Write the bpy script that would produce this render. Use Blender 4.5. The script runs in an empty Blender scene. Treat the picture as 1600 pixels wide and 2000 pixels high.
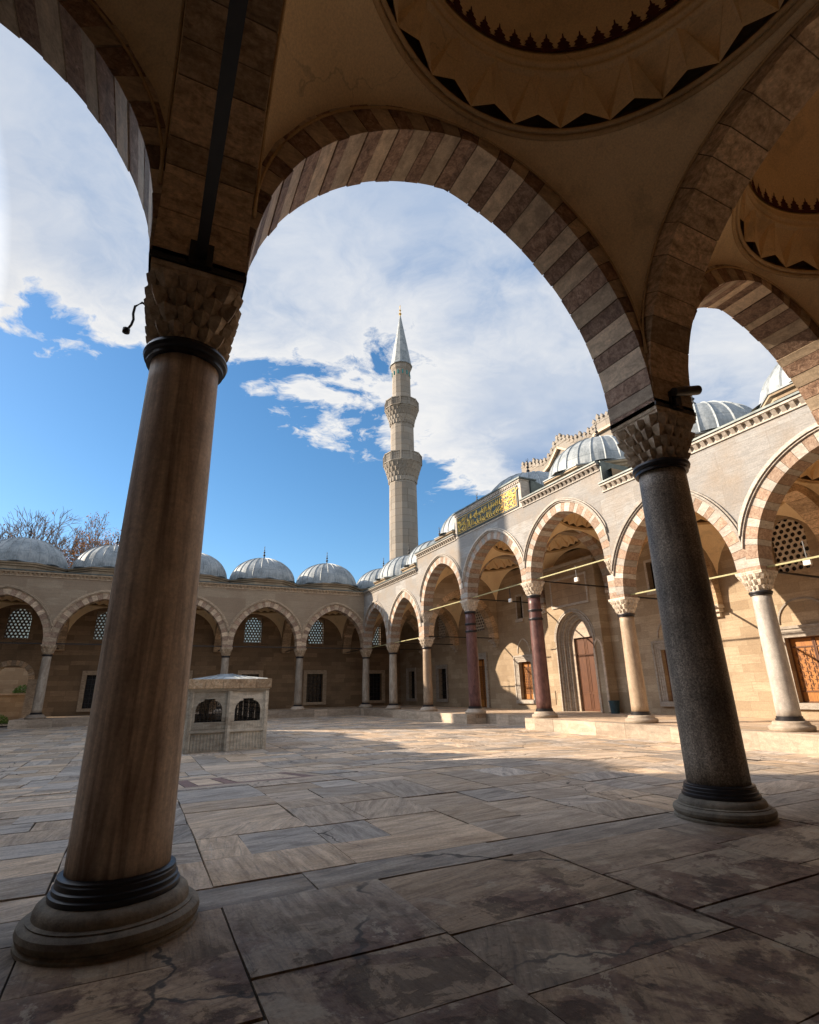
import bpy, bmesh, math, random
from math import sin, cos, pi, radians, sqrt, atan2, hypot
from mathutils import Vector, Matrix, noise
random.seed(7)
S = bpy.context.scene
COL = S.collection

# ------------------------------------------------------------------ camera
CAM = (-0.0334, -4.115, 1.2874)
YAW, PITCH, ROLL, FPX = 0.4597, 0.3237, -0.02, 1035.9
def cam_axes():
    f = Vector((sin(YAW)*cos(PITCH), cos(YAW)*cos(PITCH), sin(PITCH)))
    r0 = Vector((cos(YAW), -sin(YAW), 0)); u0 = r0.cross(f)
    return r0*cos(ROLL)+u0*sin(ROLL), -r0*sin(ROLL)+u0*cos(ROLL), f
r_, u_, f_ = cam_axes()
cd = bpy.data.cameras.new('camera'); cam = bpy.data.objects.new('camera', cd); COL.objects.link(cam)
cam.matrix_world = Matrix(((r_.x, u_.x, -f_.x, CAM[0]), (r_.y, u_.y, -f_.y, CAM[1]), (r_.z, u_.z, -f_.z, CAM[2]), (0, 0, 0, 1)))
cd.sensor_fit = 'HORIZONTAL'; cd.sensor_width = 24.0; cd.lens = 24.0*FPX/1600
cd.clip_start = 0.05; cd.clip_end = 5000
S.camera = cam

# ------------------------------------------------------------------ light
SUN_TRAVEL = Vector((1, -0.75, -0.585)).normalized()
SUN_EL = math.asin(-SUN_TRAVEL.z); SUN_AZ = atan2(-SUN_TRAVEL.x, -SUN_TRAVEL.y)
sl = bpy.data.lights.new('sun', 'SUN'); sl.energy = 4.7; sl.angle = radians(0.5); sl.color = (1.0, 0.82, 0.62)
sun = bpy.data.objects.new('sun', sl); COL.objects.link(sun)
sun.rotation_euler = (-SUN_TRAVEL).to_track_quat('Z', 'Y').to_euler(); sun.location = (-20, 20, 40)
S.view_settings.view_transform = 'Standard'; S.view_settings.look = 'None'
S.view_settings.exposure = 0.97; S.view_settings.gamma = 1; S.view_settings.use_curve_mapping = False
try:
    S.cycles.max_bounces = 10; S.cycles.diffuse_bounces = 6; S.cycles.use_denoising = True
    S.cycles.caustics_reflective = False; S.cycles.caustics_refractive = False
except Exception: pass

# ------------------------------------------------------------------ node helper
class NT:
    def __init__(s, tree):
        s.t = tree; s.n = tree.nodes; s.l = tree.links
    def new(s, typ, **kw):
        nd = s.n.new(typ)
        for k, v in kw.items():
            if k.startswith('i_'): continue
            setattr(nd, k, v)
        return nd
    def put(s, sock, v):
        if v is None: return
        if hasattr(v, 'is_output') : s.l.new(v, sock)
        else:
            if isinstance(v, (tuple, list)) and len(v) == 3 and sock.type == 'RGBA': v = (*v, 1)
            sock.default_value = v
    def math(s, op, a, b=None, c=None, clamp=False):
        nd = s.new('ShaderNodeMath', operation=op, use_clamp=clamp)
        s.put(nd.inputs[0], a); s.put(nd.inputs[1], b); s.put(nd.inputs[2], c); return nd.outputs[0]
    def vmath(s, op, a, b=None, out=0):
        nd = s.new('ShaderNodeVectorMath', operation=op); s.put(nd.inputs[0], a); s.put(nd.inputs[1], b)
        return nd.outputs[out]
    def dot(s, a, b):
        nd = s.new('ShaderNodeVectorMath', operation='DOT_PRODUCT'); s.put(nd.inputs[0], a); s.put(nd.inputs[1], b); return nd.outputs['Value']
    def sep(s, v):
        nd = s.new('ShaderNodeSeparateXYZ'); s.put(nd.inputs[0], v); return nd.outputs
    def comb(s, x, y, z):
        nd = s.new('ShaderNodeCombineXYZ'); s.put(nd.inputs[0], x); s.put(nd.inputs[1], y); s.put(nd.inputs[2], z); return nd.outputs[0]
    def noise(s, vec, scale, detail=4, rough=0.5, dist=0, lac=2.0):
        nd = s.new('ShaderNodeTexNoise'); s.put(nd.inputs['Vector'], vec)
        nd.inputs['Scale'].default_value = scale; nd.inputs['Detail'].default_value = detail
        nd.inputs['Roughness'].default_value = rough; nd.inputs['Distortion'].default_value = dist
        nd.inputs['Lacunarity'].default_value = lac
        return nd.outputs['Fac'] if 'Fac' in nd.outputs else nd.outputs[0]
    def ramp(s, v, stops, interp='LINEAR'):
        nd = s.new('ShaderNodeValToRGB'); s.put(nd.inputs[0], v); cr = nd.color_ramp; cr.interpolation = interp
        while len(cr.elements) < len(stops): cr.elements.new(0.5)
        for e, (p, c) in zip(cr.elements, stops):
            e.position = p; e.color = (c, c, c, 1) if not isinstance(c, (tuple, list)) else (*c[:3], 1)
        return nd.outputs[0]
    def mix(s, f, a, b, mode='MIX'):
        nd = s.new('ShaderNodeMix', data_type='RGBA', blend_type=mode); s.put(nd.inputs[0], f); s.put(nd.inputs[6], a); s.put(nd.inputs[7], b); return nd.outputs[2]
    def maprange(s, v, a, b, c, d):
        nd = s.new('ShaderNodeMapRange'); s.put(nd.inputs[0], v)
        for i, x in enumerate((a, b, c, d)): nd.inputs[1+i].default_value = x
        return nd.outputs[0]
    def hsv(s, col, h=0.5, sat=1.0, v=1.0):
        nd = s.new('ShaderNodeHueSaturation'); s.put(nd.inputs['Color'], col); s.put(nd.inputs['Hue'], h); s.put(nd.inputs['Saturation'], sat); s.put(nd.inputs['Value'], v); return nd.outputs[0]

# ------------------------------------------------------------------ sky: Nishita plus procedural clouds
W = bpy.data.worlds.new('World'); S.world = W; W.use_nodes = True
wt = NT(W.node_tree); W.node_tree.nodes.clear()
sky = wt.new('ShaderNodeTexSky'); sky.sky_type = 'NISHITA'; sky.sun_disc = False
sky.sun_elevation = SUN_EL; sky.sun_rotation = SUN_AZ; sky.altitude = 300; sky.air_density = 1.0; sky.dust_density = 0.4; sky.ozone_density = 3.0
d = wt.new('ShaderNodeTexCoord').outputs['Generated']
dx, dy, dz = wt.sep(d)
zz = wt.math('MAXIMUM', dz, 0.02)
den = wt.math('ADD', zz, 0.12)
P2 = wt.comb(wt.math('DIVIDE', dx, den), wt.math('DIVIDE', dy, den), 0.0)
wp = wt.noise(P2, 1.1, 5, 0.6)
P3 = wt.vmath('ADD', P2, wt.comb(wt.math('MULTIPLY', wp, 0.5), wt.math('MULTIPLY', wp, -0.4), 0.0))
n1 = wt.noise(P3, 1.7, 9, 0.62, 0.2)
n2 = wt.noise(P3, 5.5, 9, 0.66, 0.3)
nf = wt.math('ADD', wt.math('MULTIPLY', n1, 0.54), wt.math('MULTIPLY', n2, 0.46))
def nrm(v): return tuple(Vector(v).normalized())
rA = Vector((-0.246, 0.781, 0.574)); rB = Vector((0.574, 0.73, 0.371))
nE = rB.cross(rA).normalized()
if nE.z < 0: nE = -nE
sE = wt.dot(d, tuple(nE))
def blob(c, rad, amt):
    dd = wt.dot(d, nrm(c)); cr = cos(radians(rad))
    return wt.math('MULTIPLY', wt.maprange(dd, cr, 1.0, 0.0, 1.0), amt)
base = wt.maprange(sE, -0.165, 0.07, -0.42, 0.42)
for c, rad, amt in SKYBLOBS if 'SKYBLOBS' in globals() else [
        ((0.40, 0.72, 0.57), 9, -0.16), ((0.28, 0.76, 0.60), 7, -0.10), ((0.05, 0.85, 0.47), 12, -0.12),
        ((0.62, 0.68, 0.40), 12, 0.26), ((0.36, 0.80, 0.47), 9, -0.10), ((-0.2, 0.72, 0.66), 16, 0.04), ((0.6, 0.45, 0.62), 22, 0.15)]:
    base = wt.math('ADD', base, blob(c, rad, amt))
cov = wt.math('ADD', base, wt.math('MULTIPLY', wt.math('SUBTRACT', nf, 0.5), 2.3))
mask = wt.maprange(cov, -0.03, 0.10, 0.0, 1.0)
mask = wt.math('MULTIPLY', mask, wt.maprange(dz, 0.0, 0.12, 0.0, 1.0))
shade = wt.noise(P3, 1.3, 6, 0.55)
thick = wt.maprange(cov, 0.10, 0.62, 0.0, 1.0)
ccol = wt.mix(wt.math('MULTIPLY', thick, wt.maprange(shade, 0.38, 0.60, 0.40, 1.0)), (1.0, 1.0, 1.0), (0.36, 0.50, 0.74))
ccol = wt.mix(wt.maprange(wt.dot(d, nrm((-0.8, 0.6, 0.47))), 0.75, 1.0, 0.0, 0.7), ccol, (0.85, 0.84, 0.84))
ccol = wt.mix(wt.maprange(dz, 0.52, 0.85, 0.0, 0.55), ccol, (0.42, 0.56, 0.80))
skc = wt.hsv(sky.outputs[0], 0.495, 1.18, 1.0)
b1 = wt.new('ShaderNodeBackground'); wt.put(b1.inputs[0], skc); b1.inputs[1].default_value = 0.095
b2 = wt.new('ShaderNodeBackground'); wt.put(b2.inputs[0], ccol); wt.put(b2.inputs[1], wt.math('MULTIPLY', 0.46, wt.maprange(wt.dot(d, nrm((-0.8, 0.6, 0.47))), 0.84, 1.0, 1.0, 7.0)))
ms = wt.new('ShaderNodeMixShader'); wt.put(ms.inputs[0], mask)
wt.l.new(b1.outputs[0], ms.inputs[1]); wt.l.new(b2.outputs[0], ms.inputs[2])
wo = wt.new('ShaderNodeOutputWorld'); wt.l.new(ms.outputs[0], wo.inputs[0])

# ------------------------------------------------------------------ materials
MAT = {}
def mat(name, build):
    m = bpy.data.materials.new(name); m.use_nodes = True; m.node_tree.nodes.clear()
    t = NT(m.node_tree); b = t.new('ShaderNodeBsdfPrincipled'); o = t.new('ShaderNodeOutputMaterial')
    t.l.new(b.outputs[0], o.inputs[0]); build(t, b); MAT[name] = m; return m
def bump(t, b, h, strength=0.4, dist=0.02):
    nd = t.new('ShaderNodeBump'); nd.inputs['Strength'].default_value = strength; nd.inputs['Distance'].default_value = dist
    t.put(nd.inputs['Height'], h); t.l.new(nd.outputs[0], b.inputs['Normal'])
def base_(b, rough, spec=0.4, metal=0.0):
    b.inputs['Roughness'].default_value = rough; b.inputs['Specular IOR Level'].default_value = spec; b.inputs['Metallic'].default_value = metal
def pos(t): return t.new('ShaderNodeNewGeometry').outputs['Position']
def tint(t):
    nd = t.new('ShaderNodeVertexColor'); nd.layer_name = 'tint'; return nd.outputs[0]

def m_ashlar(ca, cb, cm, row=0.36, wid=0.95, grime=(0.5, 0.36, 0.22), gr=0.35, streak=0.25, mortar=0.008):
    def f(t, b):
        p = pos(t); x, y, z = t.sep(p)
        u = t.math('ADD', x, y)
        # gentle warp so that courses differ
        zz = t.math('ADD', z, t.math('MULTIPLY', t.noise(t.comb(0, 0, z), 0.9, 1), 0.25))
        v = t.comb(u, zz, 0.0)
        br = t.new('ShaderNodeTexBrick'); t.put(br.inputs['Vector'], v)
        br.inputs['Scale'].default_value = 1; br.inputs['Mortar Size'].default_value = mortar; br.inputs['Mortar Smooth'].default_value = 0.3
        br.inputs['Bias'].default_value = 0.0; br.inputs['Brick Width'].default_value = wid; br.inputs['Row Height'].default_value = row
        br.offset = 0.43; br.squash = 1.35; br.squash_frequency = 3
        br.inputs['Color1'].default_value = (0, 0, 0, 1); br.inputs['Color2'].default_value = (1, 1, 1, 1); br.inputs['Mortar'].default_value = (0.5, 0.5, 0.5, 1)
        rnd = t.sep(br.outputs['Color'])[0]
        c = t.ramp(rnd, [(0.0, ca), (0.45, tuple((ca[i]+cb[i])/2 for i in range(3))), (1.0, cb)])
        st = t.noise(t.vmath('MULTIPLY', p, (1.2, 1.2, 14.0)), 1.6, 6, 0.62, 0.4)
        c = t.mix(t.math('MULTIPLY', t.maprange(st, 0.42, 0.62, 0, 1), streak), c, tuple(k*0.62 for k in ca))
        big = t.noise(p, 0.7, 5, 0.6)
        c = t.mix(t.math('MULTIPLY', t.maprange(big, 0.45, 0.68, 0, 1), gr), c, grime)
        fine = t.noise(p, 26, 6, 0.7)
        c = t.mix(0.55, c, t.hsv(c, 0.5, 1.0, t.maprange(fine, 0.25, 0.75, 0.55, 1.45)))
        c = t.mix(br.outputs['Fac'], c, cm)
        t.put(b.inputs['Base Color'], c); base_(b, 0.82, 0.25)
        h = t.math('SUBTRACT', t.math('ADD', t.math('MULTIPLY', fine, 0.25), t.math('MULTIPLY', rnd, 0.3)), t.math('MULTIPLY', br.outputs['Fac'], 0.9))
        bump(t, b, h, 0.5, 0.015)
    return f
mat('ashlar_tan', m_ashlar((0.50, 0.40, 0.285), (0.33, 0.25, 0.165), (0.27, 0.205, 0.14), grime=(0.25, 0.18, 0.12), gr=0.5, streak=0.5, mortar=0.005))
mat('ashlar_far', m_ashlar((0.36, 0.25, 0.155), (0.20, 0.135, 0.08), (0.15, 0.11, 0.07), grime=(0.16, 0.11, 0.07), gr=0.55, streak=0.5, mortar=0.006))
mat('ashlar_dark', m_ashlar((0.52, 0.39, 0.26), (0.38, 0.27, 0.18), (0.20, 0.14, 0.10), row=0.45, wid=0.9, grime=(0.24, 0.17, 0.11), gr=0.6, streak=0.45))
mat('ashlar_tower', m_ashlar((0.35, 0.32, 0.28), (0.24, 0.215, 0.185), (0.17, 0.14, 0.11), row=0.8, wid=1.6, grime=(0.36, 0.29, 0.22), gr=0.5, mortar=0.02))
mat('marble_wall', m_ashlar((0.39, 0.385, 0.375), (0.27, 0.255, 0.24), (0.27, 0.23, 0.19), row=0.62, wid=1.7, grime=(0.30, 0.25, 0.20), gr=0.8, streak=0.75, mortar=0.004))
mat('marble_wall_far', m_ashlar((0.42, 0.34, 0.25), (0.32, 0.24, 0.17), (0.27, 0.22, 0.17), row=0.55, wid=1.5, grime=(0.28, 0.21, 0.15), gr=0.6, streak=0.5, mortar=0.004))

def m_marble(ca, cb, stretch=(1, 1, 9), sc=1.5, rough=0.5, dark=None, da=0.5, veinw=(0.4, 0.65), bmp=0.25):
    def f(t, b):
        p = pos(t); tn = t.sep(tint(t))
        off = t.vmath('ADD', p, t.comb(t.math('MULTIPLY', tn[1], 13.0), t.math('MULTIPLY', tn[0], 7.0), t.math('MULTIPLY', tn[1], 5.0)))
        v = t.noise(t.vmath('MULTIPLY', off, stretch), sc, 8, 0.62, 0.7)
        c = t.mix(t.maprange(v, veinw[0], veinw[1], 0, 1), ca, cb)
        if dark:
            d2 = t.noise(t.vmath('MULTIPLY', off, stretch), sc*0.45, 5, 0.55, 0.5)
            c = t.mix(t.math('MULTIPLY', t.maprange(d2, 0.53, 0.64, 0, 1), da), c, dark)
        g = t.noise(off, 40, 5, 0.7)
        g2 = t.noise(off, 6, 8, 0.7, 0.5)
        c = t.hsv(c, 0.5, 1.0, t.math('MULTIPLY', t.math('MULTIPLY', t.maprange(g, 0.2, 0.8, 0.72, 1.28), t.maprange(g2, 0.3, 0.7, 0.82, 1.18)), t.maprange(tn[0], 0, 1, 0.72, 1.28)))
        t.put(b.inputs['Base Color'], c); base_(b, rough, 0.4); bump(t, b, t.math('ADD', g, t.math('MULTIPLY', v, 0.6)), bmp, 0.01)
    return f
mat('voussoir_light', m_marble((0.60, 0.47, 0.335), (0.38, 0.29, 0.205), (2, 2, 6), 2.0, 0.65))
mat('voussoir_sunny', m_marble((0.44, 0.40, 0.35), (0.31, 0.27, 0.23), (2, 2, 6), 2.0, 0.65))
def m_brec(ca, cb, cc, sc=9, rough=0.7, tr=0.22, st=1.0):
    def f(t, b):
        p = pos(t); tn = t.sep(tint(t))
        n = t.noise(t.vmath('MULTIPLY', p, (1, 1, st)), sc, 9, 0.72, 0.6); n2 = t.noise(p, sc*4, 6, 0.7)
        c = t.ramp(n, [(0.34, cb), (0.5, ca), (0.62, cc), (0.75, ca)])
        c = t.hsv(c, 0.5, 1.0, t.math('MULTIPLY', t.maprange(n2, 0.3, 0.7, 0.65, 1.35), t.maprange(tn[0], 0, 1, 1-tr, 1+tr)))
        t.put(b.inputs['Base Color'], c); base_(b, rough, 0.3); bump(t, b, t.math('ADD', n, t.math('MULTIPLY', n2, 0.5)), 0.55, 0.02)
    return f
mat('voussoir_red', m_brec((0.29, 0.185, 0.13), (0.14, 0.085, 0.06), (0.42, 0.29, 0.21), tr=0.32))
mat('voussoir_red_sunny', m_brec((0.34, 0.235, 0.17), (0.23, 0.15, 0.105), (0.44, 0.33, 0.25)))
mat('voussoir_plain', m_brec((0.50, 0.36, 0.23), (0.27, 0.18, 0.11), (0.62, 0.46, 0.31), 5, 0.8, 0.38, 3.0))
mat('capital_stone', m_brec((0.46, 0.36, 0.255), (0.30, 0.22, 0.15), (0.58, 0.48, 0.37), 4, 0.85))
mat('capital_white', m_brec((0.54, 0.47, 0.39), (0.38, 0.31, 0.24), (0.62, 0.56, 0.48), 5, 0.85))
def m_plaster(c0, c1):
    def f(t, b):
        p = pos(t); n = t.noise(p, 0.8, 6, 0.6); g = t.noise(p, 45, 4, 0.7)
        c = t.mix(t.maprange(n, 0.35, 0.7, 0, 1), c0, c1)
        dm = t.noise(t.vmath('ADD', p, (3, 8, 1)), 0.9, 9, 0.68, 0.6)
        c = t.mix(t.maprange(dm, 0.54, 0.66, 0, 0.45), c, tuple(k*0.55 for k in c1))
        cv = t.new('ShaderNodeTexVoronoi', feature='DISTANCE_TO_EDGE'); t.put(cv.inputs['Vector'], t.vmath('ADD', p, t.comb(t.math('MULTIPLY', t.noise(p, 2, 4), 0.7), t.math('MULTIPLY', t.noise(p, 2.6, 4), 0.7), 0))); cv.inputs['Scale'].default_value = 0.5
        c = t.mix(t.math('MULTIPLY', t.maprange(cv.outputs['Distance'], 0.002, 0.006, 1, 0), t.maprange(n, 0.50, 0.58, 0, 0.35)), c, tuple(k*0.4 for k in c1))
        c = t.hsv(c, 0.5, 1, t.maprange(g, 0.3, 0.7, 0.85, 1.15))
        t.put(b.inputs['Base Color'], c); base_(b, 0.9, 0.15); bump(t, b, g, 0.25, 0.006)
    return f
mat('plaster', m_plaster((0.93, 0.75, 0.49), (0.80, 0.62, 0.38)))
mat('plaster_trim', m_plaster((0.62, 0.44, 0.24), (0.50, 0.34, 0.18)))
mat('frieze_shade', m_plaster((0.26, 0.18, 0.11), (0.20, 0.14, 0.08)))  # recess shade between the folds, put into the plaster colour
def m_paint(t, b):
    n = t.noise(pos(t), 30, 3); t.put(b.inputs['Base Color'], t.mix(n, (0.12, 0.03, 0.018), (0.05, 0.018, 0.012))); base_(b, 0.8, 0.2)
mat('band_paint', m_paint)
def m_lead(t, b):
    p = pos(t); n = t.noise(p, 1.3, 7, 0.62, 0.3); g = t.noise(t.vmath('MULTIPLY', p, (6, 6, 0.9)), 2.2, 6, 0.65)
    c = t.ramp(t.math('ADD', t.math('MULTIPLY', n, 0.6), t.math('MULTIPLY', g, 0.4)), [(0.34, (0.15, 0.175, 0.19)), (0.5, (0.31, 0.345, 0.365)), (0.66, (0.46, 0.49, 0.50))])
    z_ = t.sep(p)[2]; ln = t.math('ABSOLUTE', t.math('SUBTRACT', t.math('FRACT', t.math('MULTIPLY', z_, 1.45)), 0.5))
    c = t.mix(t.math('MULTIPLY', t.maprange(ln, 0.035, 0.01, 0, 1), t.maprange(t.noise(p, 1.6, 3), 0.42, 0.6, 0, 0.7)), c, (0.10, 0.12, 0.13))
    c = t.mix(t.maprange(t.noise(t.vmath('MULTIPLY', p, (9, 9, 0.7)), 1.5, 6, 0.7), 0.52, 0.7, 0, 0.5), c, (0.14, 0.155, 0.16))
    t.put(b.inputs['Base Color'], c); base_(b, 0.62, 0.4, 0.15); bump(t, b, n, 0.25, 0.02)
mat('lead', m_lead)
def m_leadd(t, b):
    p = pos(t); n = t.noise(p, 2.0, 7, 0.62, 0.3)
    t.put(b.inputs['Base Color'], t.ramp(n, [(0.35, (0.05, 0.065, 0.065)), (0.65, (0.12, 0.15, 0.15))])); base_(b, 0.5, 0.5, 0.3); bump(t, b, n, 0.2, 0.02)
mat('lead_dark', m_leadd)
mat('shaft_brown', m_marble((0.70, 0.57, 0.45), (0.30, 0.22, 0.17), (3.4, 3.4, 0.22), 2.8, 0.62, dark=(0.075, 0.05, 0.042), da=0.75, bmp=0.1))
mat('shaft_grey', m_marble((0.40, 0.345, 0.28), (0.26, 0.215, 0.17), (2, 2, 0.5), 2.2, 0.5, dark=(0.18, 0.14, 0.10), da=0.5, bmp=0.1))
mat('shaft_white', m_marble((0.48, 0.45, 0.41), (0.34, 0.31, 0.28), (2, 2, 0.5), 2.2, 0.45, dark=(0.32, 0.28, 0.25), da=0.5, bmp=0.1))
mat('shaft_tan', m_marble((0.42, 0.32, 0.225), (0.31, 0.225, 0.155), (2, 2, 0.6), 2.2, 0.5, dark=(0.30, 0.20, 0.13), da=0.4, bmp=0.1))
mat('shaft_porphyry', m_marble((0.19, 0.095, 0.085), (0.11, 0.052, 0.05), (2, 2, 0.9), 3.5, 0.38, dark=(0.06, 0.028, 0.028), da=0.5, bmp=0.1))
def m_granite(t, b):
    p = pos(t); n = t.noise(p, 55, 4, 0.75); n2 = t.noise(p, 2.0, 4, 0.5); v = t.new('ShaderNodeTexVoronoi'); t.put(v.inputs['Vector'], p); v.inputs['Scale'].default_value = 75
    c = t.ramp(n, [(0.34, (0.09, 0.075, 0.062)), (0.5, (0.29, 0.24, 0.19)), (0.64, (0.58, 0.49, 0.39))])
    c = t.mix(t.maprange(t.sep(v.outputs['Color'])[0], 0.75, 0.9, 0, 0.7), c, (0.30, 0.25, 0.2))
    strk = t.noise(t.vmath('MULTIPLY', p, (2.5, 2.5, 0.25)), 2.0, 5, 0.6)
    c = t.hsv(c, 0.5, 1, t.math('MULTIPLY', t.maprange(n2, 0.3, 0.7, 0.65, 1.35), t.maprange(strk, 0.4, 0.65, 1.1, 0.55)))
    t.put(b.inputs['Base Color'], c); base_(b, 0.5, 0.45); bump(t, b, n, 0.15, 0.004)
mat('shaft_granite', m_granite)
mat('base_stone', m_marble((0.25, 0.215, 0.165), (0.15, 0.125, 0.095), (1, 1, 1), 3.5, 0.75, dark=(0.08, 0.065, 0.05), da=0.75, bmp=0.6))
mat('step_stone', m_marble((0.50, 0.41, 0.32), (0.35, 0.285, 0.22), (1, 1, 5), 1.2, 0.6, dark=(0.30, 0.23, 0.17), da=0.5))
mat('fountain_marble', m_marble((0.60, 0.55, 0.46), (0.43, 0.39, 0.32), (1, 1, 4), 1.8, 0.6, dark=(0.26, 0.20, 0.14), da=0.5))
mat('fountain_cornice', m_brec((0.50, 0.36, 0.23), (0.34, 0.23, 0.14), (0.60, 0.48, 0.34), 5, 0.8))
def m_simple(c, rough, spec=0.4, metal=0.0, var=0.3, sc=12):
    def f(t, b):
        n = t.noise(pos(t), sc, 5, 0.6)
        t.put(b.inputs['Base Color'], t.hsv((*c, 1), 0.5, 1, t.maprange(n, 0.25, 0.75, 1-var, 1+var))); base_(b, rough, spec, metal)
    return f
mat('iron', m_simple((0.016, 0.014, 0.014), 0.45, 0.5))
mat('bronze_band', m_simple((0.03, 0.028, 0.032), 0.4, 0.5, 0.4))
mat('rod_sunlit', m_simple((0.36, 0.34, 0.17), 0.6))
mat('black_glass', m_simple((0.012, 0.012, 0.014), 0.25, 0.5))
mat('gold', m_simple((0.72, 0.46, 0.10), 0.35, 0.5, 0.7, 0.15))
mat('panel_green', m_simple((0.022, 0.035, 0.028), 0.5, 0.4))
mat('panel_gold', m_simple((0.50, 0.30, 0.06), 0.5, 0.4, 0.3))
mat('white_paint', m_simple((0.75, 0.74, 0.70), 0.6))
mat('bin_teal', m_simple((0.02, 0.05, 0.065), 0.5))
mat('turquoise', m_simple((0.03, 0.25, 0.25), 0.4))
mat('lattice_white', m_simple((0.60, 0.54, 0.46), 0.8, 0.2, var=0.15))
mat('lattice_backlit', m_simple((0.16, 0.12, 0.09), 0.8, 0.2, var=0.2))  # white lattice against the sky, its backlit darkness put into the colour
mat('bark', m_simple((0.22, 0.19, 0.17), 0.9, 0.1))
mat('leaf_brown', m_simple((0.50, 0.21, 0.05), 0.8, 0.2, var=0.5, sc=3))
mat('leaf_green', m_simple((0.07, 0.13, 0.02), 0.7, 0.2, var=0.5, sc=5))
mat('mortar', m_simple((0.16, 0.12, 0.085), 0.95, 0.1))
mat('dirt', m_simple((0.05, 0.04, 0.032), 0.95, 0.1))
mat('earth', m_simple((0.16, 0.13, 0.09), 0.95, 0.1, sc=1))
def m_wood(ca, cb):
    def f(t, b):
        p = pos(t); n = t.noise(t.vmath('MULTIPLY', p, (9, 9, 0.8)), 3, 6, 0.6, 0.5)
        t.put(b.inputs['Base Color'], t.mix(t.maprange(n, 0.35, 0.65, 0, 1), ca, cb)); base_(b, 0.5, 0.4); bump(t, b, n, 0.3, 0.005)
    return f
mat('wood_door', m_wood((0.13, 0.042, 0.010), (0.07, 0.02, 0.006)))
mat('wood_shutter', m_wood((0.42, 0.18, 0.035), (0.28, 0.10, 0.02)))
mat('wood_strip', m_wood((0.16, 0.06, 0.015), (0.09, 0.03, 0.01)))
def m_glow(t, b):
    t.put(b.inputs['Base Color'], (0.24, 0.225, 0.20, 1)); base_(b, 0.6, 0.2)
    b.inputs['Transmission Weight'].default_value = 0.85
mat('milk_glass', m_glow)
def m_floor(t, b):
    p = pos(t); tn = t.sep(tint(t)); x, y, z = t.sep(p)
    ang = t.math('MULTIPLY', tn[2], 3.0)
    ca, sa = t.math('COSINE', ang), t.math('SINE', ang)
    rx = t.math('ADD', t.math('MULTIPLY', x, ca), t.math('MULTIPLY', y, sa))
    ry = t.math('SUBTRACT', t.math('MULTIPLY', y, ca), t.math('MULTIPLY', x, sa))
    q = t.comb(t.math('ADD', rx, t.math('MULTIPLY', tn[0], 31.0)), t.math('MULTIPLY', t.math('ADD', ry, t.math('MULTIPLY', tn[1], 17.0)), 5.0), 0.0)
    v = t.noise(q, 1.5, 9, 0.66, 0.9)
    q2 = t.comb(t.sep(q)[0], t.math('MULTIPLY', t.sep(q)[1], 3.0), 0.0)
    vf = t.noise(q2, 2.4, 8, 0.7, 1.2)
    grey = t.mix(t.maprange(v, 0.34, 0.66, 0, 1), (0.60, 0.52, 0.44), (0.25, 0.215, 0.185))
    warm = t.mix(t.maprange(v, 0.34, 0.66, 0, 1), (0.76, 0.58, 0.41), (0.38, 0.27, 0.18))
    c = t.mix(t.maprange(tn[1], 0.3, 0.7, 0.0, 1.0), grey, warm)
    c = t.mix(t.math('MULTIPLY', t.maprange(vf, 0.54, 0.66, 0, 1), 0.55), c, (0.13, 0.115, 0.105))
    c = t.mix(t.math('MULTIPLY', t.maprange(vf, 0.44, 0.34, 0, 1), 0.35), c, (0.60, 0.55, 0.48))
    c = t.hsv(c, 0.5, 1.0, t.maprange(tn[0], 0, 1, 0.70, 1.22))
    och0 = None
    # worn, stained breccia: only on the arcade side paving
    zone = t.maprange(t.math('ADD', y, t.math('MULTIPLY', t.noise(p, 0.8, 3), 1.6)), 0.9, 0.0, 0.0, 1.0)
    pS = t.vmath('ADD', p, t.comb(t.math('MULTIPLY', tn[0], 6.0), t.math('MULTIPLY', tn[1], 6.0), 0))
    s1 = t.noise(pS, 1.15, 11, 0.68, 0.5); s2 = t.noise(t.vmath('ADD', pS, (7, 3, 0)), 2.3, 11, 0.72, 0.4)
    m1 = t.math('MULTIPLY', t.maprange(s1, 0.50, 0.54, 0, 1), zone)
    m2 = t.math('MULTIPLY', t.maprange(s2, 0.545, 0.57, 0, 1), zone)
    m3 = t.math('MULTIPLY', t.maprange(s2, 0.43, 0.41, 0, 1), zone)
    red = t.ramp(t.noise(p, 9, 8, 0.75), [(0.35, (0.06, 0.036, 0.03)), (0.5, (0.20, 0.105, 0.08)), (0.66, (0.34, 0.24, 0.18))])
    c = t.mix(t.math('MULTIPLY', m1, 0.85), c, red)
    c = t.mix(t.math('MULTIPLY', m2, 0.6), c, (0.08, 0.055, 0.045))
    c = t.mix(t.math('MULTIPLY', m3, 0.75), c, (0.62, 0.54, 0.42))
    och = t.noise(t.vmath('ADD', p, (2, 9, 0)), 0.8, 5, 0.6)
    c = t.mix(t.maprange(och, 0.60, 0.74, 0, 0.5), c, (0.36, 0.22, 0.09))
    g = t.noise(p, 38, 6, 0.75)
    near_shade = t.maprange(t.math('ADD', y, t.math('MULTIPLY', s1, 1.6)), 1.9, -0.2, 1.0, 0.60)  # foreground shade put into the slab colour, darker towards the near arcade
    c = t.mix(t.maprange(near_shade, 0.5, 1.0, 0.75, 0.0), c, (0.80, 0.68, 0.54), 'MULTIPLY')
    c = t.hsv(c, 0.5, 1.0, t.math('MULTIPLY', near_shade, t.maprange(g, 0.25, 0.75, 0.70, 1.30)))
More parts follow.
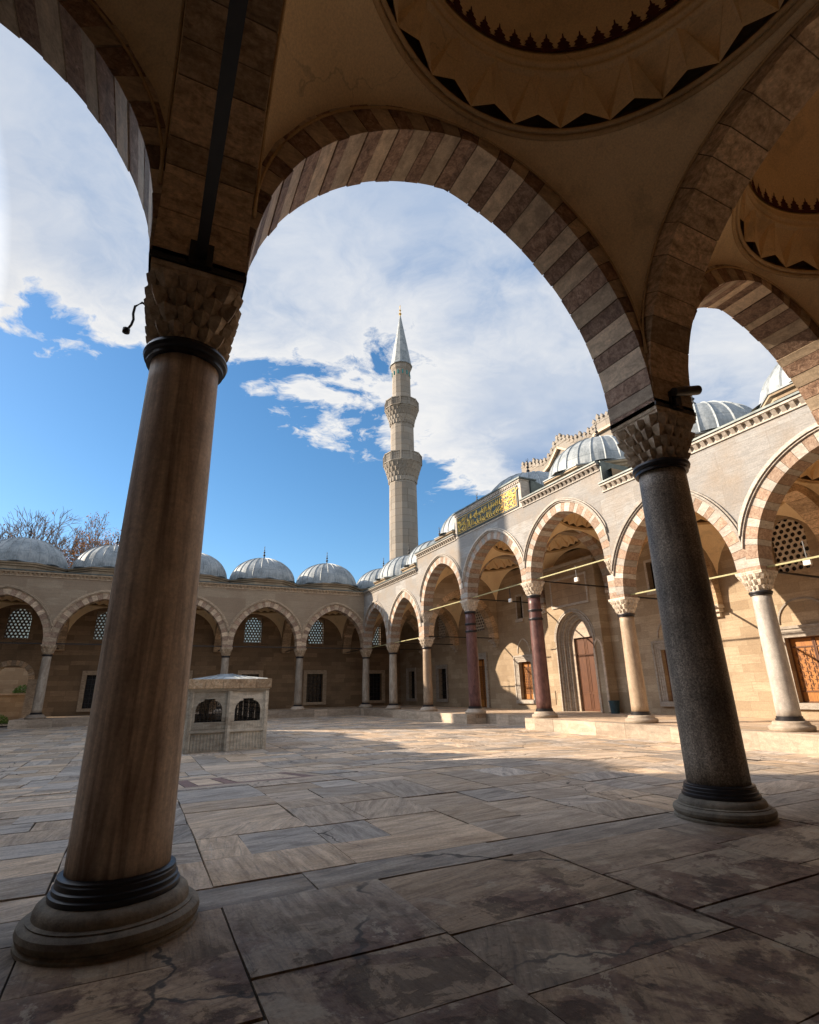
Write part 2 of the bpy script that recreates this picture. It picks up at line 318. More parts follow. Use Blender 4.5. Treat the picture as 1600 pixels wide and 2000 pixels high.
    crk = t.new('ShaderNodeTexVoronoi', feature='DISTANCE_TO_EDGE'); t.put(crk.inputs['Vector'], t.vmath('ADD', t.vmath('MULTIPLY', p, (1, 1, 0)), t.comb(t.math('MULTIPLY', t.noise(p, 2.5, 4), 0.5), t.math('MULTIPLY', t.noise(p, 3.1, 4), 0.5), 0))); crk.inputs['Scale'].default_value = 0.42
    ck = t.math('MULTIPLY', t.maprange(crk.outputs['Distance'], 0.0025, 0.006, 1, 0), t.maprange(t.noise(p, 0.6, 2), 0.50, 0.56, 0, 0.85))
    c = t.mix(ck, c, (0.03, 0.024, 0.02))
    t.put(b.inputs['Base Color'], c); b.inputs['Specular IOR Level'].default_value = 0.28
    t.put(b.inputs['Roughness'], t.maprange(s2, 0.35, 0.65, 0.5, 0.8))
    h = t.math('ADD', t.math('MULTIPLY', g, 0.25), t.math('ADD', t.math('MULTIPLY', s2, 1.2), t.math('MULTIPLY', vf, 0.35)))
    h = t.math('SUBTRACT', h, t.math('MULTIPLY', m2, 0.35))
    bump(t, b, h, 0.55, 0.02)
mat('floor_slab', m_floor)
def m_band(c):
    return m_simple(c, 0.7)
mat('inlay_red', m_brec((0.24, 0.13, 0.10), (0.16, 0.08, 0.065), (0.32, 0.2, 0.15), 9, 0.5))

# ------------------------------------------------------------------ mesh builder
class MB:
    def __init__(s): s.v = []; s.f = []; s.m = []; s.t = []; s.mats = []; s.cur = 0; s.tc = (0.5, 0.5, 0.5)
    def use(s, name, tc=None):
        if name not in s.mats: s.mats.append(name)
        s.cur = s.mats.index(name)
        s.tc = tc if tc is not None else (random.random(), random.random(), random.random()); return s
    def vt(s, p): s.v.append(tuple(p)); return len(s.v)-1
    def face(s, *idx): s.f.append(idx); s.m.append(s.cur); s.t.append(s.tc)
    def poly(s, *pts): s.face(*[s.vt(p) for p in pts])
    def box(s, a, b, F=None):
        x0, y0, z0 = a; x1, y1, z1 = b
        P = [(x0, y0, z0), (x1, y0, z0), (x1, y1, z0), (x0, y1, z0), (x0, y0, z1), (x1, y0, z1), (x1, y1, z1), (x0, y1, z1)]
        if F: P = [F(*p) for p in P]
        i = [s.vt(p) for p in P]
        for q in ((0, 3, 2, 1), (4, 5, 6, 7), (0, 1, 5, 4), (1, 2, 6, 5), (2, 3, 7, 6), (3, 0, 4, 7)): s.face(*[i[k] for k in q])
    def prism(s, outline, h0, h1, F=None):
        """outline: list of (a,b); extruded along the third axis given by F(a,b,h)"""
        F = F or (lambda a, b, h: (a, b, h))
        A = [s.vt(F(a, b, h0)) for a, b in outline]; B = [s.vt(F(a, b, h1)) for a, b in outline]; n = len(outline)
        s.face(*A[::-1]); s.face(*B)
        for i in range(n): s.face(A[i], A[(i+1) % n], B[(i+1) % n], B[i])
    def lathe(s, prof, n=32, c=(0, 0, 0), cap=True, phase=0.0, F=None):
        rows = []
        for r, z in prof:
            row = []
            for k in range(n):
                a = 2*pi*k/n+phase; p = (c[0]+r*cos(a), c[1]+r*sin(a), c[2]+z)
                row.append(s.vt(F(*p) if F else p))
            rows.append(row)
        for A, B in zip(rows, rows[1:]):
            for k in range(n): s.face(A[k], A[(k+1) % n], B[(k+1) % n], B[k])
        if cap: s.face(*rows[0][::-1]); s.face(*rows[-1])
    def tube(s, pts, r, n=8, cap=True):
        rows = []; R = r if isinstance(r, (list, tuple)) else [r]*len(pts)
        pts = [Vector(p) for p in pts]
        for i, p in enumerate(pts):
            d = (pts[min(i+1, len(pts)-1)]-pts[max(i-1, 0)]).normalized()
            a = Vector((0, 0, 1)) if abs(d.z) < 0.9 else Vector((1, 0, 0))
            x = d.cross(a).normalized(); y = d.cross(x)
            rows.append([s.vt(p+(x*cos(2*pi*k/n)+y*sin(2*pi*k/n))*R[i]) for k in range(n)])
        for A, B in zip(rows, rows[1:]):
            for k in range(n): s.face(A[k], A[(k+1) % n], B[(k+1) % n], B[k])
        if cap: s.face(*rows[0][::-1]); s.face(*rows[-1])
    def bar(s, a, b, w, h):
        a, b = Vector(a), Vector(b); d = (b-a).normalized(); up = Vector((0, 0, 1)); x = d.cross(up).normalized(); y = x.cross(d)
        P = []
        for c in (a, b):
            for i, j in ((-1, -1), (1, -1), (1, 1), (-1, 1)): P.append(s.vt(c+x*i*w/2+y*j*h/2))
        for q in ((0, 1, 2, 3), (7, 6, 5, 4), (0, 4, 5, 1), (1, 5, 6, 2), (2, 6, 7, 3), (3, 7, 4, 0)): s.face(*[P[k] for k in q])
    def build(s, name, parent=None, smooth=False, bevel=0, auto=None):
        me = bpy.data.meshes.new(name); me.from_pydata(s.v, [], s.f)
        for mn in s.mats: me.materials.append(MAT[mn])
        me.polygons.foreach_set('material_index', s.m)
        ca = me.color_attributes.new('tint', 'FLOAT_COLOR', 'CORNER'); buf = []
        for f, t in zip(s.f, s.t): buf += [*t, 1.0]*len(f)
        ca.data.foreach_set('color', buf)
        if smooth: me.polygons.foreach_set('use_smooth', [True]*len(s.f))
        me.update()
        if auto:
            me.polygons.foreach_set('use_smooth', [True]*len(s.f))
            try: me.set_sharp_from_angle(angle=radians(auto))
            except Exception: pass
        o = bpy.data.objects.new(name, me); COL.objects.link(o)
        if parent: o.parent = parent
        if bevel:
            bm = o.modifiers.new('bevel', 'BEVEL'); bm.width = bevel; bm.segments = 2; bm.limit_method = 'ANGLE'
        return o
def one(name, matn, fn, parent=None, **k):
    m = MB(); m.use(matn); fn(m); return m.build(name, parent, **k)
def thing(name, label, cat, loc=(0, 0, 0), group=None):
    o = bpy.data.objects.new(name, None); COL.objects.link(o); o.location = loc; o.empty_display_size = 0.3
    o['label'] = label; o['category'] = cat; o['kind'] = 'thing'
    if group: o['group'] = group
    return o
def tag(o, label, cat, group=None):
    o['label'] = label; o['category'] = cat; o['kind'] = 'thing'
    if group: o['group'] = group
    return o

# ------------------------------------------------------------------ layout constants
SX = 5.534; XP = 16.6; YF = 38.1; WP = 22.1; YFW = 43.2
YS = [38.1, 32.7, 27.35, 21.9, 16.17, 10.8, 5.6, 0.0]
FX = [XP-SX*j for j in range(6)]
HT = 0.35      # half thickness of arcade walls
ZC = 4.5       # top of the low capitals
def FA(u, v, z): return (u, v, z)
def FP(u, v, z): return (XP-v, u, z)
def FF(u, v, z): return (u, YF-v, z)
def FN(u, v, z): return (FX[5]+v, u, z)
def TY(x0):                                 # transverse wall in the plane x = x0 (u runs along y)
    return lambda u, v, z: (x0+v, u, z)
def TX(y0): return lambda u, v, z: (u, y0+v, z)
def zf(x, y):
    sm = lambda t: (lambda q: q*q*(3-2*q))(min(1, max(0, t)))
    Sy = sm((y-3.5)/8.0); Sx = sm((x-9)/5.0)*sm((y-0.55)/1.6)
    return -0.48*(1-(1-Sy)*(1-Sx))

# ------------------------------------------------------------------ arch pieces
def intrados(a, zs, rise, n):
    """n+1 points of a two-centred pointed arch with outward normals, left springing to right springing"""
    e = (rise*rise-a*a)/(2*a); R = a+e; th = math.acos(max(-1, min(1, e/R))) if R else 0
    L = []
    h = n//2
    for i in range(h+1):
        t = pi-(th)*(i/h); L.append((e+R*cos(t), zs+R*sin(t), cos(t), sin(t)))
    Rr = [(-u, z, -nu, nz) for u, z, nu, nz in L[::-1]]
    if n % 2 == 0: Rr = Rr[1:]
    L[-1] = (0, L[-1][1], 0, 1) if n % 2 == 0 else L[-1]
    return L+Rr
def arch_ring(mb, F, uc, a, zs, rise, t, v0, v1, matsA, zcap, half, n=26, sub=2, jit=0.0, odd=0, uneven=0.20, gap=0.012):
    n += n % 2 == 0
    e = (rise*rise-a*a)/(2*a); Rr = a+e; th = math.acos(max(-1, min(1, e/Rr)))
    def pt(q):
        if abs(q-0.5) < 1e-6: return (0.0, zs+rise, 0.0, 1.0)
        m_ = q if q < 0.5 else 1-q; t_ = pi-th*(m_*2); u = e+Rr*cos(t_); sg = 1 if q < 0.5 else -1
        return (sg*u, zs+Rr*sin(t_), sg*cos(t_), sin(t_))
    edges = [0.0]+[(k+random.uniform(-uneven, uneven))/n for k in range(1, n)]+[1.0]
    def P(p, dd, v):
        u = p[0]+p[2]*dd; z = p[1]+p[3]*dd
        u = max(-half, min(half, u)); z = max(zcap, z)
        return F(uc+u, v, z)
    g = gap/(2*Rr*th)/2
    for w in range(n):
        mb.use(matsA[(w+odd) % len(matsA)], (random.random(), random.random(), random.random()))
        j = random.uniform(-jit, jit); jv = random.uniform(-jit, jit)*0.6
        qa, qb = edges[w]+g, edges[w+1]-g
        qs = sorted({qa, (2*qa+qb)/3, (qa+2*qb)/3, qb} | ({0.5} if qa < 0.5 < qb else set()))
        for k in range(len(qs)-1):
            p, q = pt(qs[k]), pt(qs[k+1])
            i0, i1 = P(p, j, v0-jv), P(q, j, v0-jv); i2, i3 = P(q, j, v1+jv), P(p, j, v1+jv)
            o0, o1 = P(p, t, v0-jv), P(q, t, v0-jv); o2, o3 = P(q, t, v1+jv), P(p, t, v1+jv)
            mb.poly(i0, i1, i2, i3); mb.poly(i3, i2, o2, o3); mb.poly(i1, i0, o0, o1); mb.poly(o0, o3, o2, o1)
        for q in (qa, qb):
            p = pt(q); mb.poly(P(p, j, v0-jv), P(p, j, v1+jv), P(p, t, v1+jv), P(p, t, v0-jv))
    # mortar bed a little behind the faces
    mb.use('mortar')
    for k in range(40):
        p, q = pt(k/40), pt((k+1)/40)
        mb.poly(P(p, .012, v0+.012), P(q, .012, v0+.012), P(q, .012, v1-.012), P(p, .012, v1-.012))
        for v in (v0+.012, v1-.012): mb.poly(P(p, .012, v), P(q, .012, v), P(q, t-.01, v), P(p, t-.01, v))
    # straight stilt blocks from the capital to the springing
    if zs-zcap > 0.03:
        for sgn in (-1, 1):
            mb.use(matsA[(odd+1) % len(matsA)])
            mb.box((uc+sgn*a, v0, zcap), (uc+sgn*half, v1, zs), F)
def mould_ring(mb, F, uc, a, zs, rise, t0, t1, v0, v1, half, n=48, zmin=None):
    pts = intrados(a, zs, rise, n)
    zmin = zs if zmin is None else zmin
    def P(p, dd, v):
        return F(uc+max(-half, min(half, p[0]+p[2]*dd)), v, max(zmin, p[1]+p[3]*dd))
    for p, q in zip(pts, pts[1:]):
        if abs(p[0]+p[2]*t1) > half+0.01 and abs(q[0]+q[2]*t1) > half+0.01: continue
        a0, a1, a2, a3 = P(p, t0, v0), P(q, t0, v0), P(q, t0, v1), P(p, t0, v1)
        b0, b1, b2, b3 = P(p, t1, v0), P(q, t1, v0), P(q, t1, v1), P(p, t1, v1)
        mb.poly(a0, a1, a2, a3); mb.poly(a3, a2, b2, b3); mb.poly(b0, b1, b2, b3)
def spandrel(mb, F, uc, a, zs, rise, t, v0, v1, half, ztop, zcap, n=48, faces=(1, 1)):
    pts = intrados(a, zs, rise, n); E = []
    for p in pts:
        E.append((max(-half, min(half, p[0]+p[2]*t)), max(zcap, p[1]+p[3]*t)))
    for (ua, za), (ub, zb) in zip(E, E[1:]):
        if ub-ua < 1e-4: continue
        if faces[1]: mb.poly(F(uc+ua, v1, za), F(uc+ub, v1, zb), F(uc+ub, v1, ztop), F(uc+ua, v1, ztop))
        if faces[0]: mb.poly(F(uc+ua, v0, za), F(uc+ub, v0, zb), F(uc+ub, v0, ztop), F(uc+ua, v0, ztop))
    mb.poly(F(uc-half, v0, ztop), F(uc+half, v0, ztop), F(uc+half, v1, ztop), F(uc-half, v1, ztop))

def transverse(parent, F, uc, halfspan, zcap, ztop, stone='voussoir_plain', wall='ashlar_dark', a=None, stripes=None, rod=True):
    a = a or halfspan-HT
    mb = MB(); arch_ring(mb, F, uc, a, zcap+0.1, a*1.21, 0.37, -HT, HT, stripes or [stone], zcap, halfspan, n=23, jit=0.006)
    mb.build('transverse_arch', parent)
    mb = MB(); mb.use(wall); spandrel(mb, F, uc, a, zcap+0.1, a*1.21, 0.36, -HT+0.002, HT-0.002, halfspan, ztop, zcap)
    mb.build('transverse_wall', parent)

def vault(parent, x0, x1, y0, y1, z0, ztop_wall, detail=False, zig=True, matp='plaster'):
    """pendentives, folded belt, ring moulding and inner dome over a rectangular bay; z0 = sphere centre"""
    cx, cy = (x0+x1)/2, (y0+y1)/2; hx, hy = (x1-x0)/2, (y1-y0)/2; H = 2.417; Rs2 = 2.466**2+H*H; rc = 2.30
    zc = z0+sqrt(Rs2-rc*rc)
    mb = MB(); mb.use(matp)
    N = 96; M = 10; rows = []
    for k in range(N):
        a = 2*pi*(k+0.5)/N; c_, s_ = cos(a), sin(a); m = H/max(abs(c_), abs(s_))
        row = []
        for j in range(M+1):
            r = rc+(m-rc)*j/M; px, py = r*c_, r*s_
            z = z0+sqrt(max(0.0, Rs2-r*r)); row.append(mb.vt((cx+px*hx/H, cy+py*hy/H, z)))
        rows.append(row)
    corner_fix = {}
    for k in range(N):
        A, B = rows[k], rows[(k+1) % N]
        for j in range(M): mb.face(A[j], A[j+1], B[j+1], B[j])
    # corner slivers
    for sx in (-1, 1):
        for sy in (-1, 1):
            a = atan2(sy, sx) % (2*pi); k = int(a/(2*pi)*N-0.5) % N
            cz = z0+sqrt(max(0, Rs2-2*H*H)); i = mb.vt((cx+sx*hx, cy+sy*hy, cz)); mb.face(rows[k][M], i, rows[(k+1) % N][M])
    mb.build('pendentives', parent, smooth=True)
    sxy = (hx/H, hy/H)
    E = lambda x, y, z: (cx+x*sxy[0], cy+y*sxy[1], z)
    # thin trim lines along wall arcs and circle
    mb = MB(); mb.use('plaster_trim')
    if detail:
        for ax in range(4):
            prev = None; L = []
            for k in range(41):
                t = pi*k/40; u = 2.40*cos(t); z = z0+2.40*sin(t)
                if z < z0+0.0: continue
                w = H-0.03
                p = {0: E(u, w, z), 1: E(u, -w, z), 2: E(w, u, z), 3: E(-w, u, z)}[ax]; L.append(p)
            mb.tube(L, 0.014, 6)
    for rr, dz_, tr in ((rc+0.03, -0.035, 0.035), (rc-0.03, 0.0, 0.03)):
        mb.tube([E(rr*cos(2*pi*k/64), rr*sin(2*pi*k/64), zc+dz_) for k in range(65)], tr, 6, cap=False)
    mb.build('vault_moulding', parent, smooth=True)
    # folded belt
    zt = zc+0.70; rt = 2.10; n = 24; off = radians(2.5)
    mb = MB()
    def C(r, a, z): return E(r*cos(a), r*sin(a), z)
    mb.use('frieze_shade')
    for k in range(64):
        a, b = 2*pi*k/64, 2*pi*(k+1)/64
        mb.poly(C(rc, a, zc), C(rc, b, zc), C(rc+0.06, b, zc+0.22), C(rc+0.06, a, zc+0.22)); mb.poly(C(rc+0.06, a, zc+0.22), C(rc+0.06, b, zc+0.22), C(rt+0.03, b, zt+0.02), C(rt+0.03, a, zt+0.02))
    mb.use(matp)
    st = 2*pi/n
    for i in range(n):
        a = off+i*st
        Bp, Bn = C(rc-0.045, a, zc+0.03), C(rc-0.045, a+st, zc+0.03)
        U0, U1, U2 = C(rt, a-st*.40, zt), C(rt, a+st*.40, zt), C(rt, a+st*.60, zt)
        V = C(rc+0.035, a, zc+0.26)                       # sunk triangle, folded backwards
        mb.poly(Bp, U0, V); mb.poly(Bp, V, U1); mb.poly(U0, U1, V)
        Q = C(rc-0.12, a+st*.5, zc+0.15); T = C(rt-0.05, a+st*.5, zt)   # upright plate with a raised spine
        mb.poly(Bp, U1, Q); mb.poly(Q, U1, T); mb.poly(Q, T, U2); mb.poly(Q, U2, Bn)
    mb.build('folded_frieze', parent)
    # ring mouldings and inner dome
    mb = MB(); mb.use(matp)
    prof = [(rt+0.02, zt-0.02), (rt-0.05, zt), (rt-0.06, zt+0.05), (rt-0.02, zt+0.07), (rt-0.08, zt+0.09), (rt-0.10, zt+0.15), (rt-0.055, zt+0.17), (rt-0.10, zt+0.21), (rt-0.10, zt+0.26)]
    for k in range(14):
        t = pi/2*k/13; prof.append(((rt-0.10)*cos(t)+0.001, zt+0.26+1.75*sin(t)))
    mb.lathe(prof, 72, (0, 0, 0), cap=False, F=lambda x, y, z: E(x, y, z)); mb.build('inner_dome', parent, smooth=True)
    # painted cresting band
    mb = MB(); mb.use('band_paint'); K = 60; rb = rt-0.125; zb = zt+0.27
    def D(a, h):      # point just inside the dome surface at height h above the band foot
        t = math.asin(min(1, max(0, h/1.75))); return C((rt-0.115)*cos(t), a, zt+0.26+h)
    for k in range(K):
        a = 2*pi*k/K; w = 2*pi/K
        mb.poly(D(a-w*0.5, 0.01), D(a+w*0.5, 0.01), D(a+w*0.5, 0.075), D(a-w*0.5, 0.075))
        if k % 2 == 0 or True:
            hgt = 0.30
            o = [(0, .06), (.42, .09), (.30, .13), (.38, .16), (.16, .19), (.20, .215), (.06, .24), (.03, hgt), (-.03, hgt), (-.06, .24), (-.20, .215), (-.16, .19), (-.38, .16), (-.30, .13), (-.42, .09)]
            mb.poly(*[D(a+w*u, h) for u, h in o])
    mb.build('painted_cresting', parent)

def lead_dome(parent, cx, cy, zb, r=2.62, h=2.05, ribs=36, sx=1, sy=1, finial=True):
    """octagonal drum, cornice and lead covered dome with standing seams"""
    mb = MB(); mb.use('ashlar_tan'); Rd = 2.98
    oc = lambda R, z: [(cx+R*cos(pi/8+k*pi/4)*sx, cy+R*sin(pi/8+k*pi/4)*sy, z) for k in range(8)]
    def band(R0, za, R1, zb_):
        A, B = oc(R0, za), oc(R1, zb_)
        for k in range(8): mb.poly(A[k], A[(k+1) % 8], B[(k+1) % 8], B[k])
    band(Rd-.15, zb-0.5, Rd-.15, zb+0.30); band(Rd-.15, zb+.30, Rd-.06, zb+0.36); band(Rd-.06, zb+.36, Rd-.06, zb+0.44); band(Rd-.06, zb+.44, Rd+.05, zb+0.50); band(Rd+.05, zb+.50, Rd+.05, zb+0.58)
    mb.build('drum', parent)
    mb = MB(); mb.use('lead')
    ribs = 26
    band(Rd+.05, zb+.582, Rd+.09, zb+.585); band(Rd+.09, zb+.585, Rd+.09, zb+.64)
    A = oc(Rd+.09, zb+.64); n = ribs*4; B = []
    ring = []
    for k in range(n):
        a = 2*pi*((k//4)*4/n)+2*pi/n*{0: 0.0, 1: 1.72, 2: 2.0, 3: 2.28}[k % 4]
        R8 = (Rd+.09)*cos(pi/8)/cos(((a) % (pi/4))-pi/8)
        ring.append((cx+R8*cos(a)*sx, cy+R8*sin(a)*sy, zb+.64))
    prof = [(r+.02, zb+.72)]+[(r*cos(t), zb+.74+h*sin(t)) for t in [pi/2*i/16*0.985 for i in range(17)]]
    rows = [[mb.vt(p) for p in ring]]
    for i, (rr, z) in enumerate(prof):
        row = []
        for k in range(n):
            a = 2*pi*((k//4)*4/n); e = 0.032 if k % 4 == 2 else 0.0
            e = e*min(1, rr/0.5); kk = {0: 0.0, 1: 1.72, 2: 2.0, 3: 2.28}[k % 4]
            a += 2*pi/n*kk; el = pi/2*max(0, i-1)/16
            row.append(mb.vt((cx+(rr+e*cos(el)*1.6)*cos(a)*sx, cy+(rr+e*cos(el)*1.6)*sin(a)*sy, z+e*sin(el)*1.4)))
        rows.append(row)
    for A_, B_ in zip(rows, rows[1:]):
        for k in range(n): mb.face(A_[k], A_[(k+1) % n], B_[(k+1) % n], B_[k])
    mb.face(*rows[-1])
    dm = mb.build('lead_dome', parent)
    if finial:
        zt = zb+.74+h
        mb = MB(); mb.use('iron')
        mb.lathe([(0.20, -0.05), (0.17, 0.05), (0.06, 0.12), (0.045, 0.25), (0.10, 0.31), (0.11, 0.36), (0.045, 0.43), (0.03, 0.5), (0.085, 0.56), (0.09, 0.6), (0.03, 0.66), (0.025, 0.74), (0.06, 0.79), (0.02, 0.85), (0.015, 0.95)], 12, (cx, cy, zt))
        mb.tube([(cx, cy+0.09*sin(t), zt+1.06+0.10*-cos(t)) for t in [radians(-150+300*i/12) for i in range(13)]], [0.006+0.014*sin(pi*i/12) for i in range(13)], 6)
        mb.build('finial', dm, smooth=True)
    return dm

def roof_slab(m, x0, x1, y0, y1, z, cx, cy, R=2.62, th=0.12):
    corners = [(x1, y1), (x0, y1), (x0, y0), (x1, y0)]
    oc = [(cx+R*cos(pi/8+k*pi/4), cy+R*sin(pi/8+k*pi/4)) for k in range(8)]
    for zz in (z, z+th):
        for q in range(4):
            a, b = oc[(2*q+7) % 8], oc[(2*q) % 8]; c = oc[(2*q+1) % 8]
            # corner q lies between octagon vertices 2q and 2q+1
            m.poly((*corners[q], zz), (*oc[2*q], zz), (*oc[2*q+1], zz))
            m.poly((*corners[q], zz), (*corners[(q+1) % 4], zz), (*oc[(2*q+2) % 8], zz), (*oc[2*q+1], zz))
    for k in range(8):
        p, q = oc[k], oc[(k+1) % 8]; m.poly((*p, z), (*q, z), (*q, z+th), (*p, z+th))
def dentil_cornice(parent, F, u0, u1, z, v, depth=0.7, step=0.26, stone='marble_wall', big=False):
    """moulding, dentil row and lead capped coping running along u with its face at v"""
    mb = MB(); mb.use('voussoir_sunny' if stone == 'marble_wall' else 'voussoir_light')
    mb.box((u0, v-depth, z+0.0), (u1, v+0.05, z+0.045), F)
    n = int((u1-u0)/step); k = (u1-u0)/n
    for i in range(n):
        a = u0+i*k+k*0.24; b_ = a+k*0.52
        for (p0, p1, p2) in (((a, v, z+0.05), (b_, v, z+0.05), None),):
            mb.poly(F(a, v+0.01, z+0.06), F(b_, v+0.01, z+0.06), F(b_, v+0.15, z+0.24), F(a, v+0.15, z+0.24))
            mb.poly(F(a, v+0.01, z+0.06), F(a, v+0.15, z+0.24), F(a, v, z+0.24)); mb.poly(F(b_, v+0.01, z+0.06), F(b_, v+0.15, z+0.24), F(b_, v, z+0.24))
    mb.box((u0, v-depth, z+0.047), (u1, v+0.0, z+0.24), F)
    mb.box((u0, v-depth, z+0.242), (u1, v+0.17, z+0.33), F)
    o = mb.build('cornice', parent)
    mb = MB(); mb.use('lead_dark'); mb.box((u0, v-depth, z+0.333), (u1, v+0.22, z+0.40), F); mb.build('lead_coping', parent)

def wall_openings(mb, F, u0, u1, z0, z1, ops, v, depth):
    us = sorted({u0, u1, *[o[0] for o in ops], *[o[1] for o in ops]}); zs = sorted({z0, z1, *[o[2] for o in ops], *[o[3] for o in ops]})
    for a, b in zip(us, us[1:]):
        for c, d in zip(zs, zs[1:]):
            m = ((a+b)/2, (c+d)/2)
            if any(o[0] < m[0] < o[1] and o[2] < m[1] < o[3] for o in ops): continue
            mb.poly(F(a, v, c), F(b, v, c), F(b, v, d), F(a, v, d))
    for a, b, c, d in ops:
        w = v-depth
        mb.poly(F(a, v, c), F(a, v, d), F(a, w, d), F(a, w, c)); mb.poly(F(b, v, c), F(b, v, d), F(b, w, d), F(b, w, c))
        mb.poly(F(a, v, d), F(b, v, d), F(b, w, d), F(a, w, d)); mb.poly(F(a, v, c), F(b, v, c), F(b, w, c), F(a, w, c))
def frame_rect(mb, F, a, b, c, d, v, w=0.32, steps=4, sill=True):
    """stepped marble frame around an opening (a,b,c,d), proud of v"""
    for i in range(steps):
        wi = w*(1-i/steps); wo = w*(1-(i+1)/steps); pr = 0.03+0.035*((steps-1-i) if i % 2 == 0 else (steps-i)*0.55)
        for (p, q) in (((a-wi, c), (a-wo, d+wi)), ((b+wo, c), (b+wi, d+wi)), ((a-wo, d+wo), (b+wo, d+wi))):
            mb.box((p[0], v-0.01, p[1]), (q[0], v+pr, q[1]), F)
    if sill: mb.box((a-w, v-0.01, c-0.22), (b+w, v+0.14, c-0.002), F)
def grille(mb, F, a, b, c, d, v, nx=4, nz=7, t=0.018):
    for i in range(1, nx): u = a+(b-a)*i/nx; mb.box((u-t, v, c), (u+t, v+0.03, d), F)
    for i in range(1, nz): z = c+(d-c)*i/nz; mb.box((a, v+0.005, z-t), (b, v+0.025, z+t), F)
def lattice(parent, F, a, b, c, d, v, matn, cell=0.19, hole=0.36, glass='milk_glass', pointed=True):
    """honeycomb plaster window with round holes and a pane behind it"""
    mb = MB(); mb.use(matn, (.5, .5, .5)); w = cell; hgt = cell*0.866; nz = int((d-c)/hgt)+1; nx = int((b-a)/w)+1; rh = cell*hole; uc = (a+b)/2
    R = cell/sqrt(3)
    for j in range(nz):
        z = c+hgt*(j+0.5)
        for i in range(nx+1):
            u = a+w*(i+(0.5 if j % 2 else 0.0))
            if u > b+w*0.2 or z > d: continue
            hx = [(u+R*cos(pi/6+k*pi/3), z+R*sin(pi/6+k*pi/3)) for k in range(6)]
            hx12 = []
            for k in range(6):
                hx12.append(hx[k]); hx12.append(((hx[k][0]+hx[(k+1) % 6][0])/2, (hx[k][1]+hx[(k+1) % 6][1])/2))
            ci = [(u+rh*cos(pi/6+k*pi/6), z+rh*sin(pi/6+k*pi/6)) for k in range(12)]
            for k in range(12):
                q = (k+1) % 12
                mb.poly(F(hx12[k][0], v, hx12[k][1]), F(hx12[q][0], v, hx12[q][1]), F(ci[q][0], v, ci[q][1]), F(ci[k][0], v, ci[k][1]))
                mb.poly(F(ci[k][0], v, ci[k][1]), F(ci[q][0], v, ci[q][1]), F(ci[q][0], v-0.05, ci[q][1]), F(ci[k][0], v-0.05, ci[k][1]))
    wn = mb.build('lattice_window', parent)
    mb = MB(); mb.use(glass); mb.poly(F(a, v-0.07, c), F(b, v-0.07, c), F(b, v-0.07, d), F(a, v-0.07, d)); mb.build('pane', wn)
    # arched head: masonry corners over the pane
    mb = MB(); mb.use('ashlar_tan'); hw = (b-a)/2; zs = d-hw*1.15; pts = intrados(hw-0.02, zs, hw*1.1, 16)
    for (p, q) in zip(pts, pts[1:]):
        mb.poly(F(uc+p[0], v+0.02, p[1]), F(uc+q[0], v+0.02, q[1]), F(uc+q[0], v+0.02, d+0.02), F(uc+p[0], v+0.02, d+0.02))
    mb.build('window_head', wn)
    return wn

